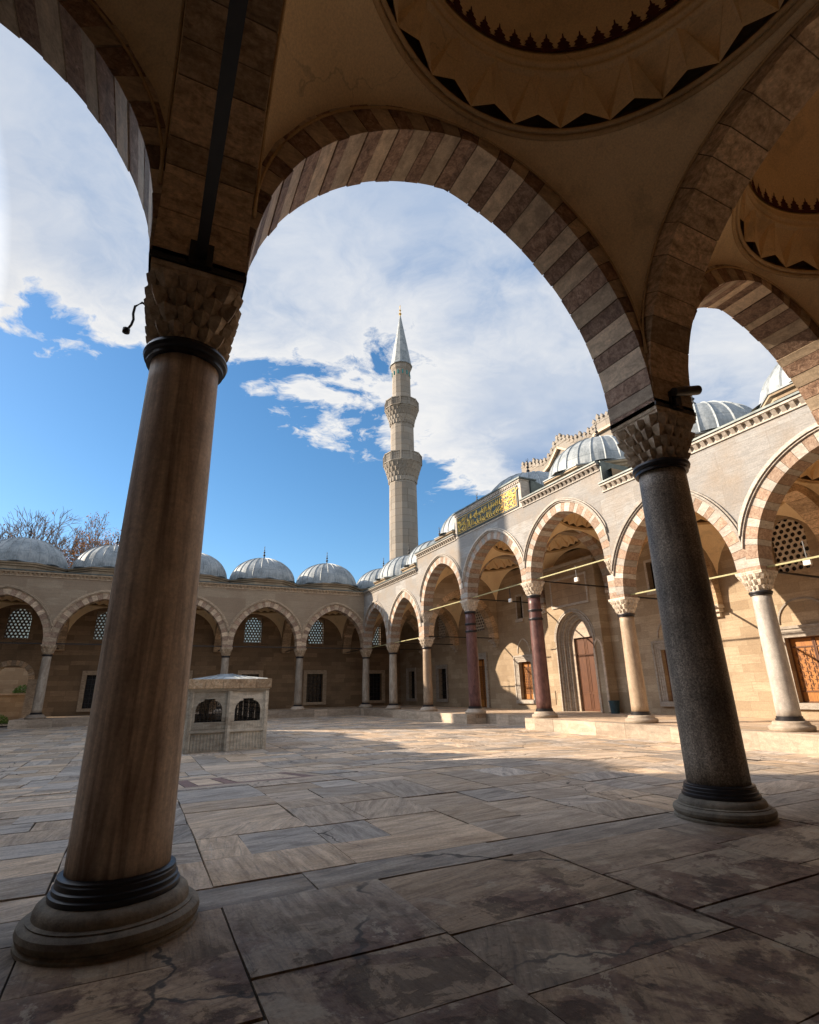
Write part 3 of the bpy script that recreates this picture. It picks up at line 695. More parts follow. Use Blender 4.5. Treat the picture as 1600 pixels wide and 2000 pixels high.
# ------------------------------------------------------------------ columns
def muqarnas(mb, z0, z1, r0, w1, tiers=5, n=24, F=None, amp=0.035, seed=0):
    """carved capital: tiers of small niches growing from a circle (r0) to a square of half width w1"""
    rnd = random.Random(seed)
    def outline(t, a):
        c, s_ = abs(cos(a)), abs(sin(a)); p = 10.0; sq = w1/((c**p+s_**p)**(1/p)); k = max(0.0, t)**0.85
        return r0*(1-k)+sq*k
    hgt = z1-z0; abz = 0.15; top = z0+hgt*(1-abz)
    # recessed core
    rows = []; N = 64
    for i in range(9):
        q = i/8; rows.append([mb.vt(((outline(q, 2*pi*k/N)-amp*0.9*min(1, q*4))*cos(2*pi*k/N), (outline(q, 2*pi*k/N)-amp*0.9*min(1, q*4))*sin(2*pi*k/N), z0+(top-z0)*q)) for k in range(N)])
    for A, B in zip(rows, rows[1:]):
        for k in range(N): mb.face(A[k], A[(k+1) % N], B[(k+1) % N], B[k])
    def pt(t, a, ex): r = outline(min(1, t), a)+ex; return (r*cos(a), r*sin(a), z0+(top-z0)*t)
    tc0 = mb.tc
    for t in range(tiers):
        ta, tb = t/tiers, (t+1)/tiers; dt = tb-ta; st = 2*pi/n
        for i in range(n):
            a = st*(i+0.5*(t % 2)); h = st*0.47; j = rnd.uniform(-.004, .004); bk = rnd.random() < 0.06
            mb.tc = (rnd.uniform(0.3, 0.8), rnd.random(), rnd.random())
            low = ta-dt*(0.30 if t else -0.05)+(dt*0.3 if bk else 0)
            # bracket: two planes meeting on a sharp vertical arris and tapering to a point
            TL, TR, TM = pt(tb, a-h, amp*.15+j), pt(tb, a+h, amp*.15+j), pt(tb, a, amp*1.0+j)
            ML, MR, MM = pt(tb-dt*.42, a-h, j-amp*.2), pt(tb-dt*.42, a+h, j-amp*.2), pt(tb-dt*.42, a, amp*.95+j)
            D = pt(max(0, low), a, -amp*.25); K = pt(tb-dt*.62, a, amp*.75+j)
            BL, BR = pt(tb, a-h, -amp*1.2), pt(tb, a+h, -amp*1.2); CL, CR = pt(tb-dt*.42, a-h, -amp*1.2), pt(tb-dt*.42, a+h, -amp*1.2)
            mb.poly(TL, ML, MM, TM); mb.poly(TM, MM, MR, TR)
            mb.poly(ML, D, K); mb.poly(K, D, MR); mb.poly(ML, K, MM); mb.poly(MM, K, MR)
            mb.poly(TL, BL, CL, ML); mb.poly(TR, MR, CR, BR); mb.poly(ML, CL, D); mb.poly(MR, D, CR)
            mb.poly(TL, TM, TR, BR, BL)
    mb.tc = tc0
    mb.box((-w1, -w1, top), (w1, w1, z1-0.012)); mb.box((-w1-0.008, -w1-0.008, top+hgt*abz*.45), (w1+0.008, w1+0.008, z1-0.001))
def column(loc, label, shaft, cap='capital_white', zring=3.85, zcap=4.5, rb=0.287, rt=0.255, base='step_stone', w1=0.40, near=False, rings=(), group=None, plinth=1.0, basemat=None, lowseg=True):
    t = thing('column', label, 'column', loc, group)
    N = 64 if near else 28
    k = plinth
    m = MB(); m.use(base)
    if near:
        q = k/0.78
        m.lathe([(r_0*q, z_0) for r_0, z_0 in ((.476, 0), (.476, .018), (.463, .022), (.457, .030), (.470, .042), (.479, .068), (.472, .095), (.450, .110), (.434, .114), (.436, .121), (.424, .125), (.411, .128), (.409, .150), (.400, .172), (.383, .187), (.362, .196), (.340, .201))], N)
    else:
        m.lathe([(0.56*k, 0), (0.56*k, 0.05), (0.575*k, 0.09), (0.55*k, 0.14), (0.47*k, 0.17), (0.46*k, 0.21), (0.44*k, 0.25), (0.37*k, 0.27)], N)
    m.build('base', t, smooth=True, auto=28 if near else None)
    zb = 0.20 if near else 0.27
    m = MB(); m.use('bronze_band')
    r1 = rb+0.012
    m.lathe([(r1+0.050, zb-0.004), (r1+0.054, zb+0.012), (r1+0.050, zb+0.026), (r1+0.036, zb+0.032), (r1+0.034, zb+0.046), (r1+0.038, zb+0.056), (r1+0.026, zb+0.062), (r1+0.024, zb+0.088), (r1+0.018, zb+0.094), (r1+0.020, zb+0.108), (r1+0.002, zb+0.116), (r1-0.02, zb+0.118)] if near else
            [(r1+0.04, zb-0.004), (r1+0.04, zb+0.05), (r1+0.015, zb+0.06), (r1+0.015, zb+0.11), (r1-0.02, zb+0.12)], N)
    m.build('base_band', t, auto=40)
    m = MB(); m.use(shaft)
    prof = []
    for i in range(15):
        q = i/14; prof.append((rb+(rt-rb)*q+0.004*sin(pi*q), zb+0.08+(zring-zb-0.08)*q))
    m.lathe(prof, N); m.build('shaft', t, smooth=True)
    m = MB(); m.use('bronze_band')
    zs = [zring]+list(rings)
    for z in zs:
        m.lathe([(rt-0.01, z-0.06), (rt+0.035, z-0.055), (rt+0.035, z-0.02), (rt+0.055, z-0.01), (rt+0.065, z+0.02), (rt+0.055, z+0.05), (rt+0.01, z+0.06)], N)
    m.build('collar', t, auto=35)
    m = MB(); m.use(cap); muqarnas(m, zring+0.05, zcap, rt+0.0, w1, tiers=4 if near else 3, n=16 if near else 14, amp=0.046 if near else 0.034, seed=int(loc[0]*7+loc[1]*3))
    m.build('capital', t)
    return t

# ================================================================== GROUND
def build_floor():
    # bed under the slabs, following the fall of the courtyard
    mb = MB(); mb.use('dirt')
    xs = [-13+i*1.0 for i in range(31)]; ys = [-6+i*1.0 for i in range(51)]
    g = {}
    for x in xs:
        for y in ys: g[x, y] = mb.vt((x, y, zf(x, y)-0.012))
    for a, b in zip(xs, xs[1:]):
        for c, d_ in zip(ys, ys[1:]): mb.face(g[a, c], g[b, c], g[b, d_], g[a, d_])
    o = mb.build('courtyard_bed'); o['kind'] = 'structure'
    mb = MB(); rnd = random.Random(11)
    G = 0.006
    def slab(x0, x1, y0, y1, forced=None, cut=None):
        # rows of small jitter so that joints are never ruler straight
        tc = forced or (rnd.random(), min(1, max(0, rnd.gauss(0.5, 0.22))), rnd.choice((0.02, 0.05, 0.5, 0.53, 0.1, 0.95, 0.35)) + rnd.uniform(-.03, .03))
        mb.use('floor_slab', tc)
        dz = rnd.uniform(-0.006, 0.006); tl = rnd.uniform(-0.003, 0.003)
        nx = max(1, min(4, int((x1-x0)/0.35))); ny = max(1, min(5, int((y1-y0)/0.35)))
        if y0 > 8: nx = ny = 1
        e = 0.008 if y0 < 8 else 0.009
        edge = []
        P = {}
        for i in range(nx+1):
            for j in range(ny+1):
                x = x0+G+(x1-x0-2*G)*i/nx; y = y0+G+(y1-y0-2*G)*j/ny
                if i in (0, nx): x += rnd.uniform(-e, e)
                if j in (0, ny): y += rnd.uniform(-e, e)
                P[i, j] = (x, y, zf(x, y)+dz+tl*(i/nx-.5))
        I = {k: mb.vt(p) for k, p in P.items()}
        for i in range(nx):
            for j in range(ny): mb.face(I[i, j], I[i+1, j], I[i+1, j+1], I[i, j+1])
        rim = [(i, 0) for i in range(nx+1)]+[(nx, j) for j in range(1, ny+1)]+[(i, ny) for i in range(nx-1, -1, -1)]+[(0, j) for j in range(ny-1, 0, -1)]
        low = {k: mb.vt((P[k][0], P[k][1], P[k][2]-0.03)) for k in rim}
        for a, b in zip(rim, rim[1:]+rim[:1]): mb.face(I[a], low[a], low[b], I[b])
    xb = [-12.4, -11.2, -9.9, -8.8, -7.4, -6.2, -5.0, -3.7, -2.6, -1.5, -0.42, 0.62, 1.69, 3.14, 4.55, 5.9, 7.0, 8.3, 9.5, 10.9, 12.0, 13.3, 14.4, 15.75, 17.0]
    seeds = {0.62: [-0.67, -1.35, -2.3, -3.4], -0.42: [-0.69, -1.5, -2.1], 1.69: [-1.01, -1.62, -2.3, -3.3], 3.14: [-1.03, -1.72, -2.4, -3.1], 4.55: [-0.72, -1.45, -2.2, -3.2], 5.9: [-0.6, -1.25, -2.0, -2.9]}
    for a, b in zip(xb, xb[1:]):
        cuts = [-5.6]+sorted(s for s in seeds.get(b, [])) if b in seeds else [-5.6]
        y = cuts[-1]
        if b not in seeds:
            while y < -1.0: y += rnd.uniform(0.7, 1.4); cuts.append(min(y, -0.0))
            cuts = [c for c in cuts if c < -0.5]
        cuts.append(0.0)
        # the long band under the column line
        yy = 0.42; north = [0.0, 0.42]
        while yy < 39.5:
            L = rnd.choice((rnd.uniform(0.4, 0.8), rnd.uniform(0.6, 1.35))); yy += L; north.append(yy)
        for c, d_ in zip(cuts, cuts[1:]): slab(a, b, c, d_)
        for c, d_ in zip(north[1:], north[2:]):
            if (0.62 <= a < 3.1) and c < 8.3 and d_ > 5.2:
                lo, hi = 5.3, 8.3
                if c < lo: slab(a, b, c, lo)
                if d_ > hi: slab(a, b, hi, d_)
                continue
            if rnd.random() < (0.72 if d_-c > 0.7 else 0.35) and b-a > 1.0:
                m = a+(b-a)*rnd.uniform(0.35, 0.65); slab(a, m, c, d_); slab(m, b, c, d_)
            else: slab(a, b, c, d_)
    x = -12.4
    while x < 17:
        L = rnd.uniform(1.4, 3.0); slab(x, min(x+L, 17.0), 0.0, 0.42, (rnd.uniform(.15, .5), rnd.uniform(0.2, 0.4), 0.03)); x += L
    # inlaid rectangle of marble framed in red stone
    ox0, ox1, oy0, oy1 = 0.62, 3.14, 5.3, 8.3
    def strip(x0, x1, y0, y1, m, tc=None):
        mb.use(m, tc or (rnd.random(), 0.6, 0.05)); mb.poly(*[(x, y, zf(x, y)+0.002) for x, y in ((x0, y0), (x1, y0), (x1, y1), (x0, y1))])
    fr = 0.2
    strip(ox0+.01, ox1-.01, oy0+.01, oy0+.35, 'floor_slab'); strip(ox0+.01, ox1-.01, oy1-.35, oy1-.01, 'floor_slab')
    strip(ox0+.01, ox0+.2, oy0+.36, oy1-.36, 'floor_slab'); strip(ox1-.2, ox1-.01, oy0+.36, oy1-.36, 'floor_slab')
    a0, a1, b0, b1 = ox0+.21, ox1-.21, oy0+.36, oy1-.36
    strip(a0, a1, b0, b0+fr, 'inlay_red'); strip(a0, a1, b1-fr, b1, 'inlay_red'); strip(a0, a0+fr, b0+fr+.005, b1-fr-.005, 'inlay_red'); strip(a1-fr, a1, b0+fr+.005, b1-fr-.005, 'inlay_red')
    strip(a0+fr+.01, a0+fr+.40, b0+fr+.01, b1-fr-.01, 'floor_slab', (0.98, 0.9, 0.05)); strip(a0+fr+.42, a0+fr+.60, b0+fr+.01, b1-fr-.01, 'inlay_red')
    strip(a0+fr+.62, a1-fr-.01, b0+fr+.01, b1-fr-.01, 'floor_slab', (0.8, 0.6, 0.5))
    o = mb.build('courtyard_floor'); o['kind'] = 'structure'
    # surrounding ground out to the horizon
    mb = MB(); mb.use('earth'); R = 1500
    mb.poly((-R, -R, -0.62), (R, -R, -0.62), (R, R, -0.62), (-R, R, -0.62)); o = mb.build('ground'); o['kind'] = 'structure'
build_floor()
def platform():
    mb = MB(); rnd = random.Random(5)
    def run(F, u0, u1, v1, v0=-6.0, top=0.0):
        u = u0
        while u < u1-0.01:
            L = min(rnd.uniform(0.9, 2.0), u1-u)
            if u1-u-L < 0.5: L = u1-u
            mb.use('step_stone'); j = rnd.uniform(-.008, .008)
            mb.box((u+.004, v1-0.55, -0.6), (u+L-.004, v1+j, top), F); u += L
        mb.use('step_stone'); mb.box((u0, v0, -0.6), (u1, v1-0.56, top-0.21), F)
        # paving inside
        u = u0
        while u < u1-0.01:
            L = min(1.3, u1-u); 
            if u1-u-L < 0.5: L = u1-u
            v = v1-0.556
            while v > v0:
                w = rnd.uniform(0.9, 1.6); w = min(w, v-v0+0.001)
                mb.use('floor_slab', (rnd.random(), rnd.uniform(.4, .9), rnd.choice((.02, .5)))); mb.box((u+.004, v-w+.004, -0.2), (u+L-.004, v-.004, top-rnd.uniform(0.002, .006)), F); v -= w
            u += L
    run(FP, 1.0, 16.55, 0.85, -5.5); run(FP, 16.555, 21.45, -0.35, -5.5); run(FP, 21.455, 37.0, 0.85, -5.5)
    run(FF, -6.75, 22.1, 0.85, -5.1)
    o = mb.build('arcade_platform'); o['kind'] = 'structure'
platform()

# ================================================================== NEAR ARCADE (camera stands in it)
near = thing('arcade', 'dark vaulted arcade overhead, its striped arches framing the courtyard', 'arcade', (0, 0, 0))
def facade_bay(parent, F, u0, u1, zcap, zs, rise, ztop, A, B, detail, t=0.41, front=1, red_first=0, n=26, wallmat='marble_wall', mould='voussoir_sunny', innerwall='ashlar_dark'):
    uc = (u0+u1)/2; half = (u1-u0)/2; a = half-HT-0.015
    mb = MB(); arch_ring(mb, F, uc, a, zs, rise, t, -HT, HT, [A, B], zcap, half, n=n, jit=0.009 if detail else 0.004, odd=red_first)
    mb.build('arch', parent)
    mb = MB(); mb.use(wallmat); spandrel(mb, F, uc, a, zs, rise, t-0.01, -HT+0.004, HT-0.004, half, ztop, zcap)
    if front:
        mb.use(mould)
        for (t0, t1, pr) in ((t+0.01, t+0.05, 0.06), (t+0.07, t+0.14, 0.11), (t+0.16, t+0.21, 0.06)):
            mould_ring(mb, F, uc, a, zs, rise, t0, t1, HT-0.01, HT+pr, half)
    mb.build('spandrel', parent)
AX = [FX[5], FX[4], 0.0-0.006*0, SX, 2*SX, XP]
AX = [XP-SX*5, XP-SX*4, XP-SX*3, XP-SX*2, XP-SX, XP]; AX[1] = -6.0; AX[2] = 0.0; AX[3] = SX; AX[4] = 2*SX
for u0, u1 in zip(AX[1:], AX[2:]):
    facade_bay(near, FA, u0, u1, ZC, 4.6, 2.9, 9.2, 'voussoir_light', 'voussoir_red', True, t=0.40, n=34)
for u0, u1 in zip(AX, AX[1:]):
    vault(near, u0+HT, u1-HT, -SX+HT, -HT, 5.21, 9.0, detail=True)
for x in AX[1:]:
    transverse(near, TY(x), -SX/2, SX/2, ZC, 9.0)
def near_shell(mb):
    mb.box((-17.0, -6.4, -0.5), (22.1, -5.56, 9.3))
    for u0, u1 in zip(AX, AX[1:]): roof_slab(mb, u0, u1, -6.3, 0.0, 9.3, (u0+u1)/2, -SX/2)
    mb.box((-17.0, -6.4, 9.3), (AX[0], -0.30, 9.45)); mb.box((XP, -6.4, 9.3), (22.1, -0.30, 9.45))
one('back_wall', 'ashlar_dark', near_shell, near)
for u0, u1 in zip(AX, AX[1:]): lead_dome(near, (u0+u1)/2, -SX/2, 9.3, ribs=24)
dentil_cornice(near, FA, -11.0, 15.9, 8.85, HT)
# tie rods to the back wall
for x in (AX[1], AX[2], AX[4]):
    one('tie_rod', 'iron', lambda m: m.bar((x, -0.10, 4.62), (x, -5.56, 4.62), 0.085, 0.085), near)
for x in (0.0, SX, 2*SX): one('iron_strap', 'iron', lambda m: m.box((x-0.365, -0.365, ZC), (x+0.365, 0.365, ZC+0.05)), near)
for x in (0.0, SX): one('rod_anchor', 'iron', lambda m: m.box((x-0.09, -0.39, ZC+0.02), (x+0.09, -0.3, ZC+0.24)), near)

column((0, 0, 0), 'big veined brown marble column in the left foreground', 'shaft_brown', 'capital_stone', 3.83, ZC, near=True, base='base_stone', group='foreground columns', w1=0.335, plinth=0.78)
column((SX, 0, 0), 'dark speckled granite column in the right foreground', 'shaft_granite', 'capital_stone', 3.83, ZC, near=True, base='base_stone', rb=0.30, rt=0.27, group='foreground columns', w1=0.35, plinth=0.77)
column((2*SX, 0, 0), 'grey marble column of the near arcade beyond the right frame edge', 'shaft_grey', 'capital_stone', 3.83, ZC, base='base_stone')
column((-6.0, 0, 0), 'grey marble column of the near arcade beyond the left frame edge', 'shaft_grey', 'capital_stone', 3.83, ZC, base='base_stone')

# dangling cable at the first capital and the black tube on the second one
m = MB(); m.use('iron'); m.tube([(-0.36, 0.42, 4.60), (-0.42, 0.43, 4.63), (-0.47, 0.44, 4.58), (-0.475, 0.44, 4.50), (-0.465, 0.44, 4.44), (-0.475, 0.44, 4.38), (-0.50, 0.44, 4.32)], 0.011, 8); m.lathe([(0.014, -0.03), (0.03, -0.02), (0.03, 0.02), (0.014, 0.03)], 10, (-0.505, 0.44, 4.31))
tag(m.build('cable', smooth=True), 'short black cable end dangling from the top left of the big veined column', 'cable')
tb = thing('rod_stub', 'black cut-off rod stub on top of the dark granite column', 'lamp', (SX+0.1, -0.46, 4.74))  # stub of a cut-off rod, not a lamp
def tubez(m): m.tube([(-0.20, 0.02, -0.05), (0.0, 0, 0.0), (0.22, -0.02, 0.06)], [0.055, 0.06, 0.06], 16)
one('housing', 'iron', tubez, tb, auto=40)
one('lens', 'panel_gold', lambda m: m.tube([(0.221, -0.02, 0.0603), (0.235, -0.0215, 0.064)], 0.032, 12), tb)  # tan cut end of the stub, no glass
one('bracket', 'iron', lambda m: m.box((-0.16, 0.03, -0.2), (-0.10, 0.08, -0.02)), tb)

# ================================================================== MOSQUE PORTICO (right)
port = thing('portico', 'sunlit mosque portico with striped arches and raised central bays', 'portico', (XP, 19, 0))
port.location = (0, 0, 0)
BAYS = list(zip(YS, YS[1:]))
for i, (yb, ya) in enumerate(BAYS):
    high = i in (2, 3, 4)
    zc = 6.12 if high else ZC
    rise = (2.62 if high else 2.95) + (0.12 if i == 3 else 0)
    facade_bay(port, FP, ya, yb, zc, zc+0.12, rise, 9.9 if high else 8.9, 'voussoir_sunny', 'voussoir_red_sunny', False, n=29)
    # vault
    zo = 1.25 if high else 0.0
    vault(port, XP+HT, WP, ya+HT, yb-HT, 5.21+zo+0.08, 9)
    if high: one('upper_vault_wall', 'ashlar_tan', lambda m: m.box((XP+HT, ya+HT-0.5, 8.9), (WP, ya+HT-0.05, 9.9)), port)
    zb = 10.2 if high else 9.25
    if i == 3: zb += 0.25
    lead_dome(port, (XP+WP)/2+0.05, (ya+yb)/2, zb, ribs=34, sy=(yb-ya)/5.5)
    # rod between the columns, with the sunlight's yellow put into its colour
    one('tie_rod', 'rod_sunlit', lambda m: m.bar(FP(ya+0.3, 0.0, zc+0.10), FP(yb-0.3, 0.0, zc+0.10), 0.05, 0.05), port)
vault(port, XP+HT, WP, YF+HT, YFW, 5.29, 9); lead_dome(port, (XP+WP)/2, (YF+YFW)/2+.1, 9.25, ribs=34, sy=0.98)
for k, y in enumerate(YS):
    zc = 6.12 if k in (3, 4) else ZC
    transverse(port, TX(y), (XP+WP)/2, (WP-XP)/2, zc, 9.9 if k in (2, 3, 4, 5) else 9.0, a=2.38, stripes=['voussoir_sunny', 'voussoir_red_sunny'] if k in (3, 4) else ['voussoir_plain'], wall='ashlar_tan')
    one('tie_rod', 'iron', lambda m: m.bar((XP+0.1, y, zc+0.10), (WP, y, zc+0.10), 0.06, 0.06), port)
    # corbel at the wall
    def corb(m, zc=zc, y=y):
        m.box((WP-0.42, y-0.38, zc-0.14), (WP+0.01, y+0.38, zc)); m.box((WP-0.30, y-0.30, zc-0.30), (WP+0.01, y+0.30, zc-0.142)); m.box((WP-0.16, y-0.2, zc-0.5), (WP+0.01, y+0.2, zc-0.302))
    one('corbel', 'capital_white', corb, port, bevel=0.02)
# upper piers at the two columns where low and raised bays meet
for k, s in ((2, -1), (5, 1)):
    y = YS[k]
    def pier(m, y=y, s=s):
        z = ZC+0.002
        for j in range(4):
            m.use('voussoir_sunny' if j % 2 else 'voussoir_red_sunny'); h = (5.45-z)/(4-j); m.box((XP-0.352, min(y, y+s*0.35), z), (XP+0.352, max(y, y+s*0.35), z+h-0.004)); z += h
    m = MB(); pier(m); m.build('pier', port)
    m = MB(); m.use('capital_white'); mm = MB()
    muqarnas(m, 5.46, 6.12, 0.26, 0.37, tiers=3, n=14, amp=0.03); m.v = [(XP+x, y+s*0.17+yy*0.55, z) for x, yy, z in m.v]
    m.build('upper_capital', port)
# cornices
dentil_cornice(port, FP, 1.0, YS[5]-0.05, 8.85, HT, depth=1.0); dentil_cornice(port, FP, YS[5]-0.05, 15.95, 9.85, HT, depth=1.0)
dentil_cornice(port, FP, 22.45, YS[2]+0.40, 9.85, HT, depth=1.0); dentil_cornice(port, FP, YS[2]+0.40, YF-0.3, 8.85, HT, depth=1.0)
one('raised_wall', 'marble_wall', lambda m: [m.box((YS[5]-0.05, -0.5, 8.85), (YS[5]+0.6, HT-0.006, 9.86), FP), m.box((YS[2]-0.6, -0.5, 8.85), (YS[2]+0.40, HT-0.006, 9.86), FP)], port)
def roofs(m):
    for y in (YS[5]-0.12, YS[2]+0.42): m.box((XP-HT-0.02, y-.03, 9.26), (XP+3.2, y+.03, 10.24))
    for i, (yb, ya) in enumerate(BAYS):
        roof_slab(m, XP-0.2, WP+1.2, ya, yb, 10.1 if i in (2, 3, 4) else 9.15, (XP+WP)/2+.05, (ya+yb)/2, R=2.55)
    for y in (YS[5]-0.03, YS[2]+0.38): m.box((XP-0.15, y-.03, 8.9), (WP+0.5, y, 10.22))
    roof_slab(m, XP-0.2, WP+1.2, YF, 44.2, 9.15, (XP+WP)/2, (YF+YFW)/2+.1, R=2.55)
    m.box((WP, YS[5], 8.9), (WP+1.2, YS[2], 10.2)); m.box((XP-0.2, -6.0, 9.15), (WP+1.2, 0, 9.27))
one('lead_roof', 'lead_dark', roofs, port)
# inscription block over the middle arch
pb = 15.95; pe = 22.45
def block(m):
    m.box((pb, -0.55, 9.9), (pe, HT+0.03, 11.35), FP)
    m.box((pb-.03, -0.55, 11.352), (pe+.03, HT+0.10, 11.42), FP)
    n = 44
    for i in range(n):
        a = pb+(pe-pb)*i/n+.04; m.box((a, HT+0.03, 11.25), (a+.08, HT+0.09, 11.35), FP)
one('inscription_block', 'voussoir_sunny', block, port)
def flank(m):
    for y, s in ((pb, -1), (pe, 1)):
        pts = [(XP+0.2, 9.9)]+[(XP+0.2+2.6*t, 11.40-1.15*(t**1.6)*(1.0)) for t in [i/10 for i in range(11)]]+[(XP+2.8, 9.9)]
        y0, y1 = (y-0.12, y+0.0) if s < 0 else (y, y+0.12)
        m.prism(pts, y0, y1, lambda a, b, h: (a, h, b))
    m.box((XP-HT-0.16, pb-0.1, 11.425), (XP+0.62, pe+0.1, 11.50))
one('lead_flank', 'lead_dark', flank, port)
# inscription panel: dark green field, gilt frame and script
def gb(u, v, z): return FP(u, HT+0.03+v, z)
m = MB(); m.use('panel_green'); m.box((pb+0.25, 0.002, 10.0), (pe-0.25, 0.05, 11.15), gb); pan = m.build('inscription_panel', port)
m = MB(); m.use('panel_gold')
def rectf(a, b, c, d_, w=0.035):
    for q in ((a, b, c, c+w), (a, b, d_-w, d_), (a, a+w, c+w, d_-w), (b-w, b, c+w, d_-w)): m.box((q[0], 0.051, q[2]), (q[1], 0.065, q[3]), gb)
cells = [(pb+0.36, pb+1.36), (pb+1.46, pe-1.46), (pe-1.36, pe-0.36)]
for a, b in cells: rectf(a, b, 10.08, 11.07)
m.build('gilt_frame', pan)
m = MB(); m.use('gold'); rnd = random.Random(3)
def stroke(pts, w=0.035):
    m.tube([gb(u, 0.062, z) for u, z in pts], [0.62*w*(0.45+0.55*sin(pi*(i+0.5)/len(pts))) for i in range(len(pts))], 5)
for ci, (a, b) in enumerate(cells):
    L = b-a-0.14; n = int(L/0.085)
    for r in range(2 if ci == 1 else 3):
        zb_ = 10.20+r*(0.40 if ci == 1 else 0.27)
        for i in range(n):
            u = a+0.07+L*(i+0.5)/n; k = rnd.random(); h = 0.34 if ci == 1 else 0.2
            if k < 0.40: stroke([(u, zb_), (u+0.01, zb_+h*0.5), (u-0.008, zb_+h), (u+0.03, zb_+h+0.02)], 0.026)
            elif k < 0.66: stroke([(u-0.08, zb_+0.05), (u-0.05, zb_-0.03), (u+0.02, zb_-0.03), (u+0.08, zb_+0.06), (u+0.07, zb_+0.13)], 0.03)
            elif k < 0.85: stroke([(u+0.07*cos(t), zb_+0.09+0.06*sin(t)) for t in [radians(40*q) for q in range(9)]], 0.022)
            else: stroke([(u-0.30, zb_+0.26), (u-.1, zb_+0.10), (u+.1, zb_+0.09), (u+0.28, zb_+0.2)], 0.030)
            if rnd.random() < 0.3: m.box((u-0.02, 0.052, zb_+0.18), (u+0.02, 0.068, zb_+0.215), gb)
m.build('gilt_script', pan)
# back wall with openings
FW = lambda u, v, z: (WP-v, u, z)      # v towards the courtyard
lowwins = [(40.8, 'dark'), (35.15, 'dark'), (29.55, 'door'), (24.35, 'wood'), (13.35, 'wood'), (7.45, 'big')]
ops = []; meta = []
for y, kd in lowwins:
    hw = {'dark': 0.62, 'door': 0.62, 'wood': 0.62, 'big': 0.86}[kd]; z0_ = 0.02 if kd == 'door' else 0.56; z1_ = {'dark': 2.87, 'door': 3.3, 'wood': 2.86, 'big': 2.9}[kd]
    ops.append((y-hw, y+hw, z0_, z1_)); meta.append(kd)
lat = [(35.1, 5.25, 7.5), (29.4, 5.3, 7.4), (7.35, 5.35, 7.45)]
for y, a, b in lat: ops.append((y-0.66, y+0.66, a, b))
upw = [(24.42, 5.6, 7.08), (13.75, 5.7, 7.1)]
for y, a, b in upw: ops.append((y-0.28, y+0.28, a, b))
NICHE = (18.0, 20.0, 0.0, 5.55); ops.append(NICHE)
m = MB(); m.use('ashlar_tan'); wall_openings(m, FW, -6.4, 44.0, -0.5, 10.3, ops, 0.0, 0.35); m.build('back_wall', port)
for (a, b, c, d_), kd in zip(ops, meta):
    m = MB(); m.use('voussoir_sunny'); frame_rect(m, FW, a, b, c, d_, 0.0, w=0.42 if kd != 'dark' else 0.3, sill=kd != 'door')
    if kd == 'dark':
        fr = m.build('window', port, bevel=0.006)
        m = MB(); m.use('black_glass'); m.poly(FW(a, -0.3, c), FW(b, -0.3, c), FW(b, -0.3, d_), FW(a, -0.3, d_)); m.build('pane', fr)
        m = MB(); m.use('iron'); grille(m, FW, a, b, c, d_, -0.2); m.build('grille', fr)
    else:
        fr = m.build('wooden_door' if kd in ('door', 'big') else 'shuttered_window', port, bevel=0.006)
        dep = -0.24; mid = (a+b)/2
        m = MB(); m.use('wood_shutter'); m.box((a, dep-0.06, c), (mid-.008, dep, d_), FW); m.box((mid+.008, dep-0.06, c), (b, dep, d_), FW); m.build('leaf', fr)
        m = MB(); m.use('wood_strip')
        for (p, q) in ((a, mid-.008), (mid+.008, b)):
            w = q-p
            for u in (p, q-0.05): m.box((u, dep+.001, c), (u+0.05, dep+0.03, d_), FW)
            for zc_ in (c, c+(d_-c)*0.16, c+(d_-c)*0.84, d_-0.05): m.box((p+.05, dep+.001, zc_), (q-.05, dep+0.028, zc_+0.05), FW)
            # interlaced strips
            z = c+(d_-c)*0.16+0.05; zt = c+(d_-c)*0.84; st = 0.15; j = 0
            while z < zt-0.05:
                for i in range(3):
                    uu = p+0.06+(w-0.12)*(i+(0.25 if j % 2 else 0.6))/3
                    m.box((uu-0.012, dep+.001, z), (uu+0.012, dep+0.018, min(z+st*1.4, zt)), FW)
                    m.box((uu-0.07, dep+.001, z+st*0.5), (min(uu+0.07, q-.05), dep+0.018, z+st*0.5+0.022), FW)
                z += st; j += 1
        m.build('marquetry', fr)
for y, a, b in lat: lattice(port, FW, y-0.66, y+0.66, a, b, -0.12, 'lattice_white', cell=0.25, hole=0.36, glass='black_glass')
for y, a, b in upw:
    m = MB(); m.use('black_glass'); m.poly(FW(y-.28, -.3, a), FW(y+.28, -.3, a), FW(y+.28, -.3, b), FW(y-.28, -.3, b)); w = m.build('upper_window', port)
    m = MB(); m.use('voussoir_sunny'); frame_rect(m, FW, y-.28, y+.28, a, b, 0, w=0.12, steps=1); m.build('frame', w)
# string course and blind arches over the shuttered windows
for y in (24.35, 13.35, 7.45):
    m = MB(); m.use('voussoir_sunny')
    mould_ring(m, FW, y, 0.62 if y > 8 else 0.9, 3.42, 0.85, 0.0, 0.06, -0.01, 0.05, 2, n=20, zmin=3.42); m.build('blind_arch', port)
